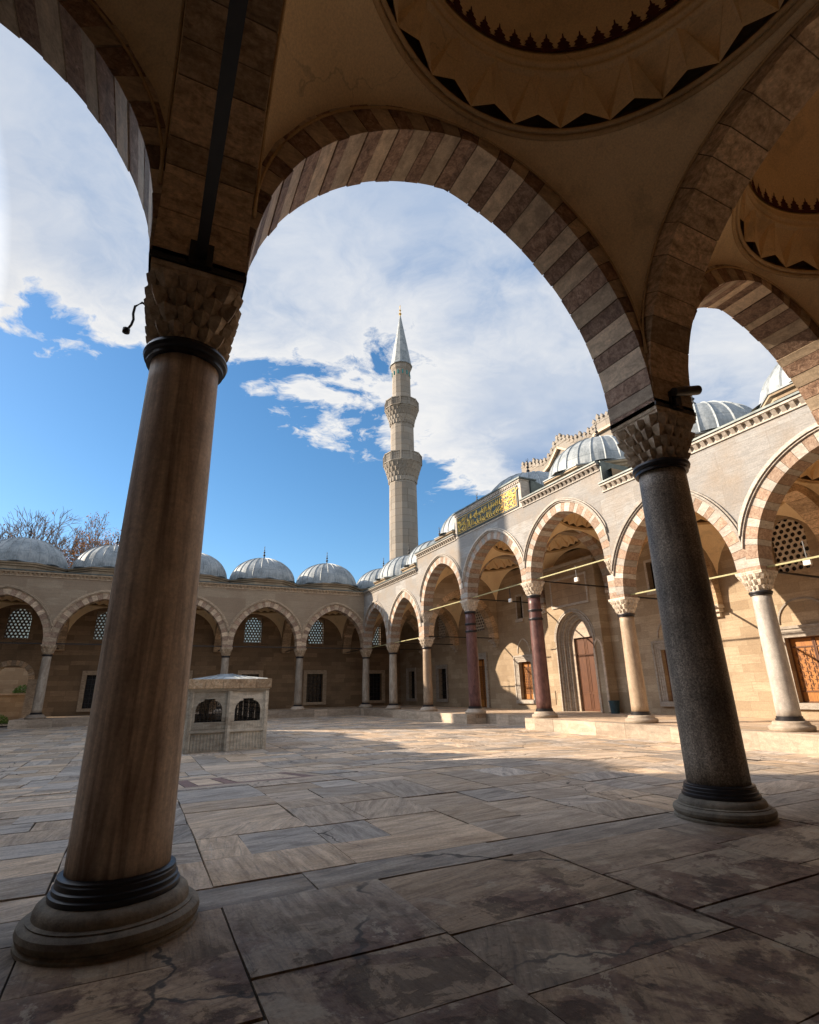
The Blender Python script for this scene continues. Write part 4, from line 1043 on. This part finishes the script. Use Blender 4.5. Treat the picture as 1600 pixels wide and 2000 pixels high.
# portal block
pt = MB(); pt.use('ashlar_tan')
NI = (18.02, 19.98)
V1 = 0.62
def portal(m):
    # jambs, head with an arched niche
    y0, y1 = 16.95, 21.05
    m.use('ashlar_tan'); m.box((y0, 0.002, 0), (NI[0]-0.45, V1, 7.95), FW); m.box((NI[1]+0.45, 0.002, 0), (y1, V1, 7.95), FW)
    hw = (NI[1]-NI[0])/2+0.45; uc = 19.0
    pts = intrados(hw, 3.75, 1.55, 24)
    for p, q in zip(pts, pts[1:]):
        m.poly(FW(uc+p[0], V1, p[1]), FW(uc+q[0], V1, q[1]), FW(uc+q[0], V1, 7.95), FW(uc+p[0], V1, 7.95))
        m.poly(FW(uc+p[0], V1, p[1]), FW(uc+q[0], V1, q[1]), FW(uc+q[0], -0.35, q[1]), FW(uc+p[0], -0.35, p[1]))
    m.use('voussoir_sunny')
    mould_ring(m, FW, uc, hw, 3.75, 1.55, 0.0, 0.07, V1, V1+0.06, 5, n=24); mould_ring(m, FW, uc, hw, 3.75, 1.55, 0.12, 0.18, V1, V1+0.04, 5, n=24)
    for s in (-1, 1):
        for k in range(5):
            a = hw-0.085*k; vv = V1-0.05-k*0.11-(0.04 if k % 2 else 0)
            m.box((uc+s*(a-0.086), -0.3, 0.0), (uc+s*a, vv, 3.75), FW)
            if s > 0: mould_ring(m, FW, uc, a-0.086, 3.75, (a-.086)*1.17, 0.0, 0.086, -0.3, vv, 5, n=24)
        m.box((uc+s*hw, V1+.001, 0), (uc+s*(hw+0.07), V1+0.06, 3.75), FW)
    m.box((y0-0.1, 0.0, 7.952), (y1+0.1, V1+0.12, 8.1), FW)
    # inner jamb and lintel
    m.use('step_stone'); m.box((NI[0]-0.45, -0.30, 0), (NI[0]+0.22, -0.02, 3.9), FW); m.box((NI[1]-0.22, -0.30, 0), (NI[1]+0.45, -0.02, 3.9), FW); m.box((NI[0]-0.45, -0.30, 3.902), (NI[1]+0.45, -0.02, 5.6), FW)
m = MB(); portal(m); po = m.build('portal_frame', port)
m = MB(); m.use('wood_door'); m.box((18.24, -0.28, 0.0), (18.99, -0.16, 3.9), FW); m.box((19.01, -0.28, 0.0), (19.76, -0.16, 3.9), FW)
m.use('wood_strip')
for a, b in ((18.24, 18.99), (19.01, 19.76)):
    for c, d_ in ((0.12, 0.9), (1.0, 2.9), (3.0, 3.8)):
        for q in ((a+.08, b-.08, c, c+.03), (a+.08, b-.08, d_-.03, d_), (a+.08, a+.11, c, d_), (b-.11, b-.08, c, d_)): m.box((q[0], -.159, q[2]), (q[1], -.14, q[3]), FW)
m.build('portal_door', po)
m = MB(); m.use('ashlar_dark'); m.box((17.6, V1+.001, 5.75), (20.4, V1+.05, 7.2), FW); m.use('voussoir_sunny')
for q in ((17.5, 20.5, 5.63, 5.75), (17.5, 20.5, 7.2, 7.32), (17.5, 17.6, 5.75, 7.2), (20.4, 20.5, 5.75, 7.2)): m.box((q[0], V1+.001, q[2]), (q[1], V1+.09, q[3]), FW)
m.build('portal_panel', po)
# small side niches right of the portal
m = MB(); m.use('step_stone')
for y in (17.35,):
    m.box((y-.42, V1+.001, 0.05), (y-.28, V1+.07, 3.2), FW); m.box((y+.14, V1+.001, 0.05), (y+.28, V1+.07, 3.2), FW); mould_ring(m, FW, y-.07, 0.21, 3.2, 0.4, 0, .1, V1+.001, V1+.06, 2, n=12)
m.build('side_niche', po)
# painted medallion on a pendentive
md = MB(); md.use('band_paint'); c = Vector((21.72, 26.62, 9.0)); ctr = Vector(((XP+WP)/2+.1, 24.6, 6.9)); nn = (ctr-c).normalized(); ax = nn.cross(Vector((0, 0, 1))).normalized(); ay = nn.cross(ax)
c = c+nn*0.02
for r0, r1 in ((0.0, 0.10), (0.36, 0.42)):
    for k in range(24):
        a, b = 2*pi*k/24, 2*pi*(k+1)/24
        md.poly(*[tuple(c+ax*r*cos(t)+ay*r*sin(t)+nn*0.03) for r, t in ((r0+.001, a), (r1, a), (r1, b), (r0+.001, b))])
for k in range(8):
    t = 2*pi*k/8; md.poly(*[tuple(c+ax*r*cos(t+o)+ay*r*sin(t+o)+nn*0.03) for r, o in ((0.12, 0), (0.24, .25), (0.35, 0), (0.24, -.25))])
md.build('medallion', port)

P_DESC = {0: ('grey marble corner column where the far arcade meets the portico', 'shaft_grey', 'capital_stone'),
          1: ('slim pale marble column, second from the far corner along the portico', 'shaft_grey', 'capital_stone'),
          2: ('tan marble column with a tall upper capital, left of the shaded porphyry column', 'shaft_tan', 'capital_white'),
          3: ('dark porphyry column standing in shadow under the left end of the gilt panel', 'shaft_porphyry', 'capital_white'),
          4: ('sunlit red porphyry column with double collar, right of the gilt panel arch', 'shaft_porphyry', 'capital_white'),
          5: ('sunlit tan marble column just left of the dark granite column', 'shaft_tan', 'capital_white'),
          6: ('sunlit white marble column at the right edge of the view', 'shaft_white', 'capital_white'),
          7: ('grey marble corner column between portico and near arcade', 'shaft_grey', 'capital_white')}
for k, y in enumerate(YS):
    lb, sh, cp = P_DESC[k]
    if k in (3, 4): column((XP, y, 0), lb, sh, cp, zring=5.42, zcap=6.12, rb=0.34, rt=0.285, rings=(4.75, 4.35), group='portico columns')
    else: column((XP, y, 0), lb, sh, cp, group='portico columns', rb=0.30, rt=0.26)

# ================================================================== FAR ARCADE
far = thing('arcade', 'shaded far arcade with a row of grey lead domes', 'arcade', (0, 0, 0))
for u1, u0 in zip(FX, FX[1:]):
    facade_bay(far, FF, u0, u1, ZC, 4.7, 2.92, 8.9, 'voussoir_light', 'voussoir_red_sunny', False, n=29, wallmat='marble_wall_far', mould='voussoir_light')
for u1, u0 in zip(FX+[FX[5]-0], FX[1:]):
    vault(far, u0+HT, u1-HT, YF+HT, YFW, 5.29, 9)
    lead_dome(far, (u0+u1)/2, (YF+YFW)/2+0.1, 9.25, ribs=34, sy=0.98)
for x in FX[:5]:
    transverse(far, TY(x), (YF+YFW)/2, (YFW-YF)/2, ZC, 9.0, a=2.2)
    one('tie_rod', 'iron', lambda m: m.bar((x, YF+.1, ZC+.1), (x, YFW, ZC+.1), 0.06, 0.06), far)
for u1, u0 in zip(FX, FX[1:]):
    one('tie_rod', 'iron', lambda m: m.bar((u0+.3, YF, ZC+.1), (u1-.3, YF, ZC+.1), 0.075, 0.075), far)
dentil_cornice(far, FF, FX[5], XP-HT, 8.85, HT, depth=1.0, stone='far')
def roof_far(m):
    for u1, u0 in zip(FX, FX[1:]): roof_slab(m, u0, u1, YF-.2, 44.2, 9.15, (u0+u1)/2, (YF+YFW)/2+.1, R=2.55)
    m.box((FX[5]-6, YF-0.2, 9.15), (FX[5], 44.2, 9.27))
one('lead_roof', 'lead_dark', roof_far, far)
FB = lambda u, v, z: (u, YFW-v, z)
bays = [(a+b)/2 for a, b in zip(FX, FX[1:])]+[19.45]
ops = []
for x in bays:
    if x < -7: ops.append((-9.2, -7.05, -0.5, 3.35)); continue
    ops.append((x-0.72, x+0.72, 0.45, 2.78)); 
for x in bays: ops.append((x-0.72, x+0.72, 5.35, 7.5))
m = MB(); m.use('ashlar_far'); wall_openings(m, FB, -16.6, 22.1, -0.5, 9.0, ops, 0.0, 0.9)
m.poly((-16.6, 44.15, -0.5), (-9.2, 44.15, -0.5), (-9.2, 44.15, 9), (-16.6, 44.15, 9))
m.build('back_wall', far)
for x in bays:
    lattice(far, FB, x-0.72, x+0.72, 5.35, 7.5, -0.15, 'lattice_backlit', cell=0.25, hole=0.29, glass='milk_glass')
    if x < -7: continue
    m = MB(); m.use('voussoir_light'); frame_rect(m, FB, x-.72, x+.72, .45, 2.78, 0, w=0.3); fr = m.build('window', far, bevel=0.006)
    m = MB(); m.use('black_glass'); m.poly(*[FB(u, -0.4, z) for u, z in ((x-.72, .45), (x+.72, .45), (x+.72, 2.78), (x-.72, 2.78))]); m.build('pane', fr)
    m = MB(); m.use('iron'); grille(m, FB, x-.72, x+.72, .45, 2.78, -0.25); m.build('grille', fr)
# gateway arch at the left end
m = MB(); arch_ring(m, FB, -8.12, 1.07, 2.5, 0.95, 0.35, -0.85, 0.02, ['voussoir_plain', 'voussoir_light'], -0.48, 1.6, n=15)
m.use('ashlar_far'); spandrel(m, FB, -8.12, 1.07, 2.5, 0.95, 0.34, -0.85, 0.012, 1.08, 3.5, 3.0)
m.build('gateway_arch', far)
F_DESC = {1: 'grey marble column of the far arcade, first one left of the far corner',
          2: 'grey marble column of the far arcade rising behind the fountain roof',
          3: 'grey marble column of the far arcade hidden behind the big veined column',
          4: 'grey marble column of the far arcade beside the open gateway at far left',
          5: 'grey marble column at the outer left corner of the far arcade'}
for j in range(1, 6):
    column((FX[j], YF, 0 if j < 5 else -0.48), F_DESC[j], 'shaft_grey', 'capital_stone', group='far arcade columns', rb=0.29, rt=0.255)

# what one sees through the gateway: a low stone wall, a shrub and masonry beyond
gw = MB(); gw.use('ashlar_tan'); gw.box((-12.5, 50.0, -0.6), (-7.9, 50.4, 1.5)); gw.use('step_stone'); gw.box((-12.5, 49.93, 1.502), (-7.8, 50.47, 1.62))
tag(gw.build('garden_wall'), 'low stone wall seen through the gateway at far left', 'wall')
gw = MB(); gw.use('ashlar_tan'); gw.box((-16, 54.0, -0.6), (-4.0, 54.6, 5.6)); tag(gw.build('boundary_wall'), 'higher masonry wall behind the low wall beyond the gateway', 'wall')
def shrub(loc, r, label, n=700, matn='leaf_green'):
    rnd = random.Random(hash(label) % 999 if False else len(label)); t = thing('shrub', label, 'plant', loc)
    m = MB(); m.use(matn)
    for i in range(n):
        d_ = Vector((rnd.gauss(0, 1), rnd.gauss(0, 1), rnd.gauss(0, 0.8))).normalized()*r*rnd.uniform(0.4, 1)**0.5; d_.z = abs(d_.z)*0.9+0.05
        a = Vector((rnd.gauss(0, 1), rnd.gauss(0, 1), rnd.gauss(0, 1))).normalized(); b = a.orthogonal().normalized(); s = rnd.uniform(.04, .08)
        m.poly(tuple(d_-a*s), tuple(d_+b*s*.5), tuple(d_+a*s), tuple(d_-b*s*.5))
    m.build('foliage', t)
    m = MB(); m.use('bark'); 
    for k in range(5): m.tube([(0, 0, 0), (rnd.uniform(-.3, .3)*r, rnd.uniform(-.3, .3)*r, r*.7)], 0.02, 5)
    m.build('stem', t)
shrub((-8.3, 50.2, 1.6), 0.7, 'small bright green shrub on top of the low wall in the gateway')
shrub((-9.3, 48.6, -0.6), 0.75, 'dark low bush at the foot of the garden wall in the gateway')

# ================================================================== LEFT ARCADE (outside the frame, it throws the shadows)
left = thing('arcade', 'left side arcade outside the frame, opposite the mosque portico', 'arcade', (0, 0, 0))
for yb, ya in BAYS:
    facade_bay(left, FN, ya, yb, ZC, 4.7, 2.92, 8.9, 'voussoir_light', 'voussoir_red_sunny', False, n=21)
    lead_dome(left, FX[5]-2.75, (ya+yb)/2, 9.25, ribs=24)
one('back_wall', 'ashlar_tan', lambda m: [m.box((-17.0, -6.4, -0.5), (-16.5, 44, 9.27)), m.box((-17, -6, 9.0), (-11.0, 44, 9.27))], left)
for y in YS[1:7]:
  _c = column((FX[5], y, -0.05), 'grey column of the left side arcade outside the frame', 'shaft_grey', 'capital_stone'); _c.parent = left; [_c.pop(q) for q in ('label', 'category', 'kind')]
gh = MB(); gh.use('ashlar_tan'); gh.box((-18.6, 6.0, -0.5), (-16.6, 20.3, 20.6)); gh.box((-18.8, 5.8, 20.6), (-16.5, 20.4, 21.0))  # unseen gate block, widened and cut to shade the near columns
tag(gh.build('shade_block'), 'tall unseen gate block behind the left side arcade, widened to shade the near columns', 'shade_block')

# ================================================================== FOUNTAIN
fo = thing('fountain', 'oblong marble ablution fountain with grilled windows and lead roof', 'fountain', (2.77, 19.0, -0.48))
hx_, hy_ = 1.23, 3.72
def fpan(m, F, u0, u1, half):
    """one marble bay between pilasters: fluted slab, frieze, arched grille opening"""
    w = u1-u0; a, b = u0+0.11, u1-0.11
    m.use('fountain_marble')
    m.box((u0, -0.12, 0.0), (u0+0.07, 0.05, 1.95), F); m.box((u1-0.07, -0.12, 0.0), (u1, 0.05, 1.95), F)
    m.box((u0+.07, -0.10, 0.0), (u1-.07, -0.03, 0.62), F)
    n = 10
    for i in range(n):
        uu = a+(b-a)*(i+.5)/n; m.tube([F(uu, -0.03, 0.06), F(uu, -0.03, 0.56)], 0.032, 8)
    m.box((u0+.07, -0.10, 0.62), (u1-.07, 0.03, 0.70), F)
    m.box((u0+.07, -0.10, 0.702), (u1-.07, -0.02, 0.95), F)
    for i in range(12):
        uu = a+(b-a)*(i+.5)/12; m.box((uu-.02, -0.02, 0.74), (uu+.02, 0.0, 0.90), F)
    # arched opening with cusps
    hw = (b-a)/2-0.09; uc = (a+b)/2; zt = 1.95; z0_ = 0.96
    out = [(-hw, z0_), (-hw, 1.34), (-hw*.94, 1.46), (-hw*.8, 1.56), (-hw*.6, 1.62), (-hw*.42, 1.63), (-hw*.42, 1.70), (hw*.42, 1.70), (hw*.42, 1.63), (hw*.6, 1.62), (hw*.8, 1.56), (hw*.94, 1.46), (hw, 1.34), (hw, z0_)]
    for p, q in zip(out, out[1:]):
        if abs(p[0]-q[0]) > 1e-4: m.poly(F(uc+p[0], -.02, p[1]), F(uc+q[0], -.02, q[1]), F(uc+q[0], -.02, zt), F(uc+p[0], -.02, zt))
        m.poly(F(uc+p[0], -.02, p[1]), F(uc+q[0], -.02, q[1]), F(uc+q[0], -.10, q[1]), F(uc+p[0], -.10, p[1]))
    m.box((u0+.07, -0.02-.08, z0_), (uc-hw, -0.02, zt), F); m.box((uc+hw, -0.10, z0_), (u1-.07, -0.02, zt), F)
    return uc, hw
def side(F, u0, u1, n, half):
    m = MB(); L = []
    for i in range(n): L.append(fpan(m, F, u0+(u1-u0)*i/n, u0+(u1-u0)*(i+1)/n, half))
    m.build('panel_side', fo)
    m = MB(); m.use('iron')
    for uc, hw in L: 
        for i in range(7):
            u = uc-hw+2*hw*(i+.5)/7; m.tube([F(u, -.14, 0.96), F(u, -.14, 1.72)], 0.010, 5)
        for z in (1.12, 1.28, 1.44, 1.6): m.box((uc-hw, -.15, z), (uc+hw, -.135, z+.015), F)
        for i in range(8):
            for z in (1.2, 1.36, 1.52):
                u = uc-hw+2*hw*i/7; m.lathe([(0.004, -.03), (.022, 0), (.004, .03)], 6, F(u, -.14, z))
    m.build('grille', fo)
side(lambda u, v, z: (u, -hy_-v, z), -hx_, hx_, 2, 0); side(lambda u, v, z: (u, hy_+v, z), -hx_, hx_, 2, 0)
side(lambda u, v, z: (hx_+v, u, z), -hy_, hy_, 6, 0); side(lambda u, v, z: (-hx_-v, u, z), -hy_, hy_, 6, 0)
m = MB(); m.use('fountain_marble'); m.box((-hx_-.03, -hy_-.03, 1.952), (hx_+.03, hy_+.03, 1.99)); m.box((-hx_-.06, -hy_-.06, 1.992), (hx_+.06, hy_+.06, 2.04)); m.build('architrave', fo)
m = MB(); 
for i in range(5):
    a = -hx_-.11+(2*hx_+.22)*i/5; m.use('fountain_cornice'); m.box((a+.002, -hy_-.11, 2.042), (a+(2*hx_+.22)/5-.002, -hy_+.3, 2.36))
m.use('fountain_cornice'); m.box((-hx_-.11, -hy_+.302, 2.042), (hx_+.11, hy_+.11, 2.36)); m.build('parapet', fo, bevel=0.012)
m = MB(); m.use('lead'); A = [(-hx_+.02, -hy_+.0, 2.362), (hx_-.02, -hy_+.0, 2.362), (hx_-.02, hy_, 2.362), (-hx_+.02, hy_, 2.362)]; r0, r1 = (0, -hy_+1.6, 2.57), (0, hy_-1.6, 2.57)
m.poly(A[0], A[1], r0); m.poly(A[1], A[2], r1, r0); m.poly(A[2], A[3], r1); m.poly(A[3], A[0], r0, r1)
for a, b in ((A[0], r0), (A[1], r0), (A[2], r1), (A[3], r1), (r0, r1)): m.tube([a, b], 0.02, 6)
for k in range(-3, 4):
    if k: m.tube([(k*.3, -hy_, 2.365), (k*.3*.2, -hy_+1.6*.8, 2.572)], 0.012, 6)
m.build('lead_roof', fo)
m = MB(); m.use('black_glass'); m.box((-hx_+.22, -hy_+.22, 0.9), (hx_-.22, hy_-.22, 1.0)); m.build('basin', fo)

fo.scale = (1, 1, 0.945)
# ================================================================== MINARET
def minaret(loc, label):
    t = thing('minaret', label, 'minaret', loc)
    N = 12
    def seg(name, matn, prof, n=N, phase=0, smooth=False): m = MB(); m.use(matn, (.5, .5, .5)); m.lathe(prof, n, phase=phase); return m.build(name, t, smooth=smooth)
    seg('shaft', 'ashlar_tower', [(1.9, -0.5), (1.9, 8), (1.66, 10.5), (1.60, 24.3)]); seg('shaft', 'ashlar_tower', [(1.42, 26.5), (1.40, 31.8)]); seg('shaft', 'ashlar_tower', [(1.16, 33.8), (1.13, 39.2), (1.25, 39.5), (1.30, 39.9), (1.34, 40.1)])
    def balcony(z0, zf_, zt, r0, r1):
        m = MB(); m.use('ashlar_tower', (.5, .5, .5)); tiers = 4; M = 96; rows = []
        for k in range(tiers):
            for (q, am) in ((0.0, 0.0), (0.12, 1.0), (0.9, 0.6), (1.0, 0.0)):
                rr = r0+(r1-r0)*((k+q)/tiers)**1.5; z = z0+(zf_-z0)*((k+q)/tiers)
                rows.append([m.vt(((rr+am*0.10*(((i/M*24)+(k % 2)*.5) % 1 > .5))*cos(2*pi*i/M), (rr+am*0.10*(((i/M*24)+(k % 2)*.5) % 1 > .5))*sin(2*pi*i/M), z)) for i in range(M)])
        for A, B in zip(rows, rows[1:]):
            for i in range(M): m.face(A[i], A[(i+1) % M], B[(i+1) % M], B[i])
        m.face(*rows[-1]); b = m.build('balcony', t)
        m = MB(); m.use('ashlar_tower', (.5, .5, .5)); m.lathe([(r1-.02, zf_+.002), (r1+.12, zf_+.002), (r1+.12, zf_+.10), (r1-.02, zf_+.10)], N, cap=False)
        m.lathe([(r1-.05, zt-.12), (r1+.10, zt-.12), (r1+.10, zt), (r1-.05, zt)], N, cap=False)
        m.lathe([(r1-.04, zf_+.1), (r1+.02, zf_+.1), (r1+.02, zt-.12), (r1-.04, zt-.12)], N, cap=False)
        for i in range(N):
            a = 2*pi*i/N; m.tube([((r1+.05)*cos(a), (r1+.05)*sin(a), zf_+.1), ((r1+.05)*cos(a), (r1+.05)*sin(a), zt)], 0.09, 4)
            for k in range(1, 5):
                a2 = a+2*pi/N*k/5; rr = (r1+.035)*cos(pi/N)/cos(2*pi/N*k/5-pi/N); m.tube([(rr*cos(a2), rr*sin(a2), zf_+.1), (rr*cos(a2), rr*sin(a2), zt-.12)], 0.03, 4)
        m.build('parapet', b)
    balcony(24.1, 26.4, 27.6, 1.62, 2.22); balcony(31.6, 33.7, 34.8, 1.42, 2.0)
    m = MB(); m.use('turquoise')
    for i in range(N): 
        a = 2*pi*(i+.5)/N; m.tube([(1.12*cos(a), 1.12*sin(a), 38.5), (1.12*cos(a), 1.12*sin(a), 39.05)], 0.09, 4)
    m.build('tile_band', t)
    seg('spire', 'lead', [(1.44, 40.0), (1.44, 40.12), (1.30, 40.35), (1.02, 42.2), (0.08, 47.9)])
    m = MB(); m.use('gold'); m.lathe([(.10, 47.8), (.07, 48.0), (.20, 48.2), (.06, 48.4), (.05, 48.6), (.14, 48.75), (.04, 48.9), (.03, 49.3)], 12); m.tube([(0, .14*sin(a), 49.42-.14*cos(a)) for a in [radians(-150+300*i/10) for i in range(11)]], 0.025, 5); m.build('finial', t)
    return t
mn = minaret((25.0, 48.05, 0), 'slender stone minaret with two balconies and a grey conical spire')
m2 = thing('minaret', 'second minaret behind the left side arcade, outside the frame', 'minaret', (-19.6, 46.7, 0))
one('shaft', 'ashlar_tower', lambda m: m.lathe([(2.5, -0.5), (2.3, 22), (2.2, 26), (2.0, 27), (1.9, 40)], 16), m2)
one('spire', 'lead', lambda m: m.lathe([(2.1, 40), (0.1, 49)], 16), m2)

# ================================================================== MOSQUE BODY behind the portico
mo = thing('mosque', 'stone mosque gable with carved cresting rising behind the portico domes', 'mosque', (0, 0, 0))
prof = [(28.9, 8), (28.9, 19.0), (26.2, 18.1), (25.3, 18.5), (24.2, 19.55), (22.6, 18.55), (20.9, 18.3), (20.35, 18.95), (16.0, 18.95), (14.6, 17.6), (14.6, 8)]
m = MB(); m.use('ashlar_tower', (.5, .5, .5)); m.prism(prof, 27.0, 29.0, lambda a, b, h: (h, a, b))
m.use('voussoir_light')
for (a, za), (b, zb) in zip(prof[1:-1], prof[2:-1]):
    m.bar((26.9, a, za-0.75), (26.9, b, zb-0.75), 0.3, 0.16)
m.build('gable_wall', mo)
m = MB(); m.use('ashlar_tower')
rc_ = random.Random(8)
for (a, za), (b, zb) in zip(prof[1:-2], prof[2:-1]):
    L = hypot(a-b, za-zb); n = max(1, int(L/0.42))
    for i in range(n):
        y = a+(b-a)*(i+.5)/n; z = za+(zb-za)*(i+.5)/n
        f = rc_.uniform(.75, 1.2); y += rc_.uniform(-.03, .03)
        m.prism([(y-.2, z-.02), (y-.23, z+.16*f), (y-.07, z+.26*f), (y-.16, z+.42*f), (y, z+.66*f), (y+.16, z+.42*f), (y+.07, z+.26*f), (y+.23, z+.16*f), (y+.2, z-.02)], 26.98, 27.2, lambda p, q, h: (h, p, q))
m.build('cresting', mo)
m = MB(); m.use('lead'); m.box((29.0, 14.6, 8), (60, 28.9, 17.5)); m.build('roof', mo)

# ================================================================== TREES behind the far arcade
def tree(loc, label, seed, H, leafmat=None, leaves=0, spread=1.0, maxd=7):
    rnd = random.Random(seed); t = thing('tree', label, 'tree', loc, 'trees beyond the far arcade')
    m = MB(); m.use('bark'); tw = MB(); tw.use('bark'); tips = []
    def br(p, d_, L, r, depth):
        q = p+d_*L; mid = p+d_*L*0.5+Vector((rnd.gauss(0, .05), rnd.gauss(0, .05), rnd.gauss(0, .03)))*L
        (m if depth < 3 else tw).tube([p, mid, q], [r, r*.85, r*.7], 6 if depth < 3 else 3, cap=False)
        if depth >= maxd: tips.append(q); return
        if depth >= 3: tips.append(q)
        for k in range(rnd.choice((2, 3, 3, 3)) if depth > 0 else 6):
            ax = d_.orthogonal().normalized(); ax.rotate(Matrix.Rotation(rnd.uniform(0, 2*pi), 3, d_)); dd = d_.copy(); dd.rotate(Matrix.Rotation(radians(rnd.uniform(16, 46)), 3, ax))
            dd = (dd+Vector((0, 0, 0.12))).normalized(); br(q, dd, L*rnd.uniform(0.60, 0.86), max(r*0.62, 0.02), depth+1)
    br(Vector((0, 0, 0)), Vector((0, 0, 1)), H*0.27, H*0.022, 0)
    m.build('trunk', t); tw.build('crown', t)
    if leafmat:
        l = MB(); l.use(leafmat)
        for i in range(leaves):
            p = rnd.choice(tips)+Vector((rnd.gauss(0, .25), rnd.gauss(0, .25), rnd.gauss(0, .25)))
            a = Vector((rnd.gauss(0, 1), rnd.gauss(0, 1), rnd.gauss(0, 1))).normalized(); b = a.orthogonal().normalized(); s = rnd.uniform(.06, .13)
            l.poly(tuple(p-a*s), tuple(p+b*s*.6), tuple(p+a*s), tuple(p-b*s*.6))
        l.build('leaves', t)
    return t
tree((-12.0, 57.0, -0.6), 'bare winter tree rising behind the leftmost far dome', 4, 19.3, 'leaf_brown', 250)
tree((-5.2, 58.0, -0.6), 'tree with rusty brown leaves behind the second dome from the left', 9, 18.2, 'leaf_brown', 5200)

# ================================================================== SMALL THINGS
for (y, z, lb) in ((18.1, 5.55, 'small white floodlight hanging in the arch left of the lit porphyry column'), (13.24, 5.72, 'small white floodlight hanging in the arch right of the lit porphyry column'), (4.15, 4.52, 'small white floodlight hanging from the rod at the right edge')):
    t = thing('floodlight', lb, 'lamp', (XP+0.06, y, z), 'white floodlights on the portico rods')
    one('housing', 'white_paint', lambda m: m.box((-.07, -.10, -.09), (.03, .10, .09)), t, bevel=0.01)
    one('hanger', 'iron', lambda m: m.box((-.02, -.015, .09), (.0, .015, .62)), t)
bn = thing('bin', 'dark teal waste bin beside the mosque door', 'bin', (21.2, 16.45, 0.0))
one('body', 'bin_teal', lambda m: m.lathe([(.20, 0), (.25, .5), (.25, .55)], 20), bn, auto=40)
one('rim', 'bin_teal', lambda m: m.lathe([(.25, .551), (.27, .551), (.27, .6), (.23, .6)], 20), bn, auto=40)
nt = thing('notice', 'white paper notice on a stand left of the mosque portal', 'notice', (21.2, 21.5, 0))
one('sheet', 'white_paint', lambda m: m.box((-.02, -.3, .5), (.0, .3, 1.25)), nt)
one('writing', 'iron', lambda m: [m.box((-.023, -.22, 1.12-i*.085), (-.0205, .22-.05*(i % 3), 1.145-i*.085)) for i in range(6)], nt)
one('stand', 'iron', lambda m: [m.box((.0, -.02, 0), (.03, .02, .5)), m.box((-.15, -.2, 0), (.15, .2, .03))], nt)
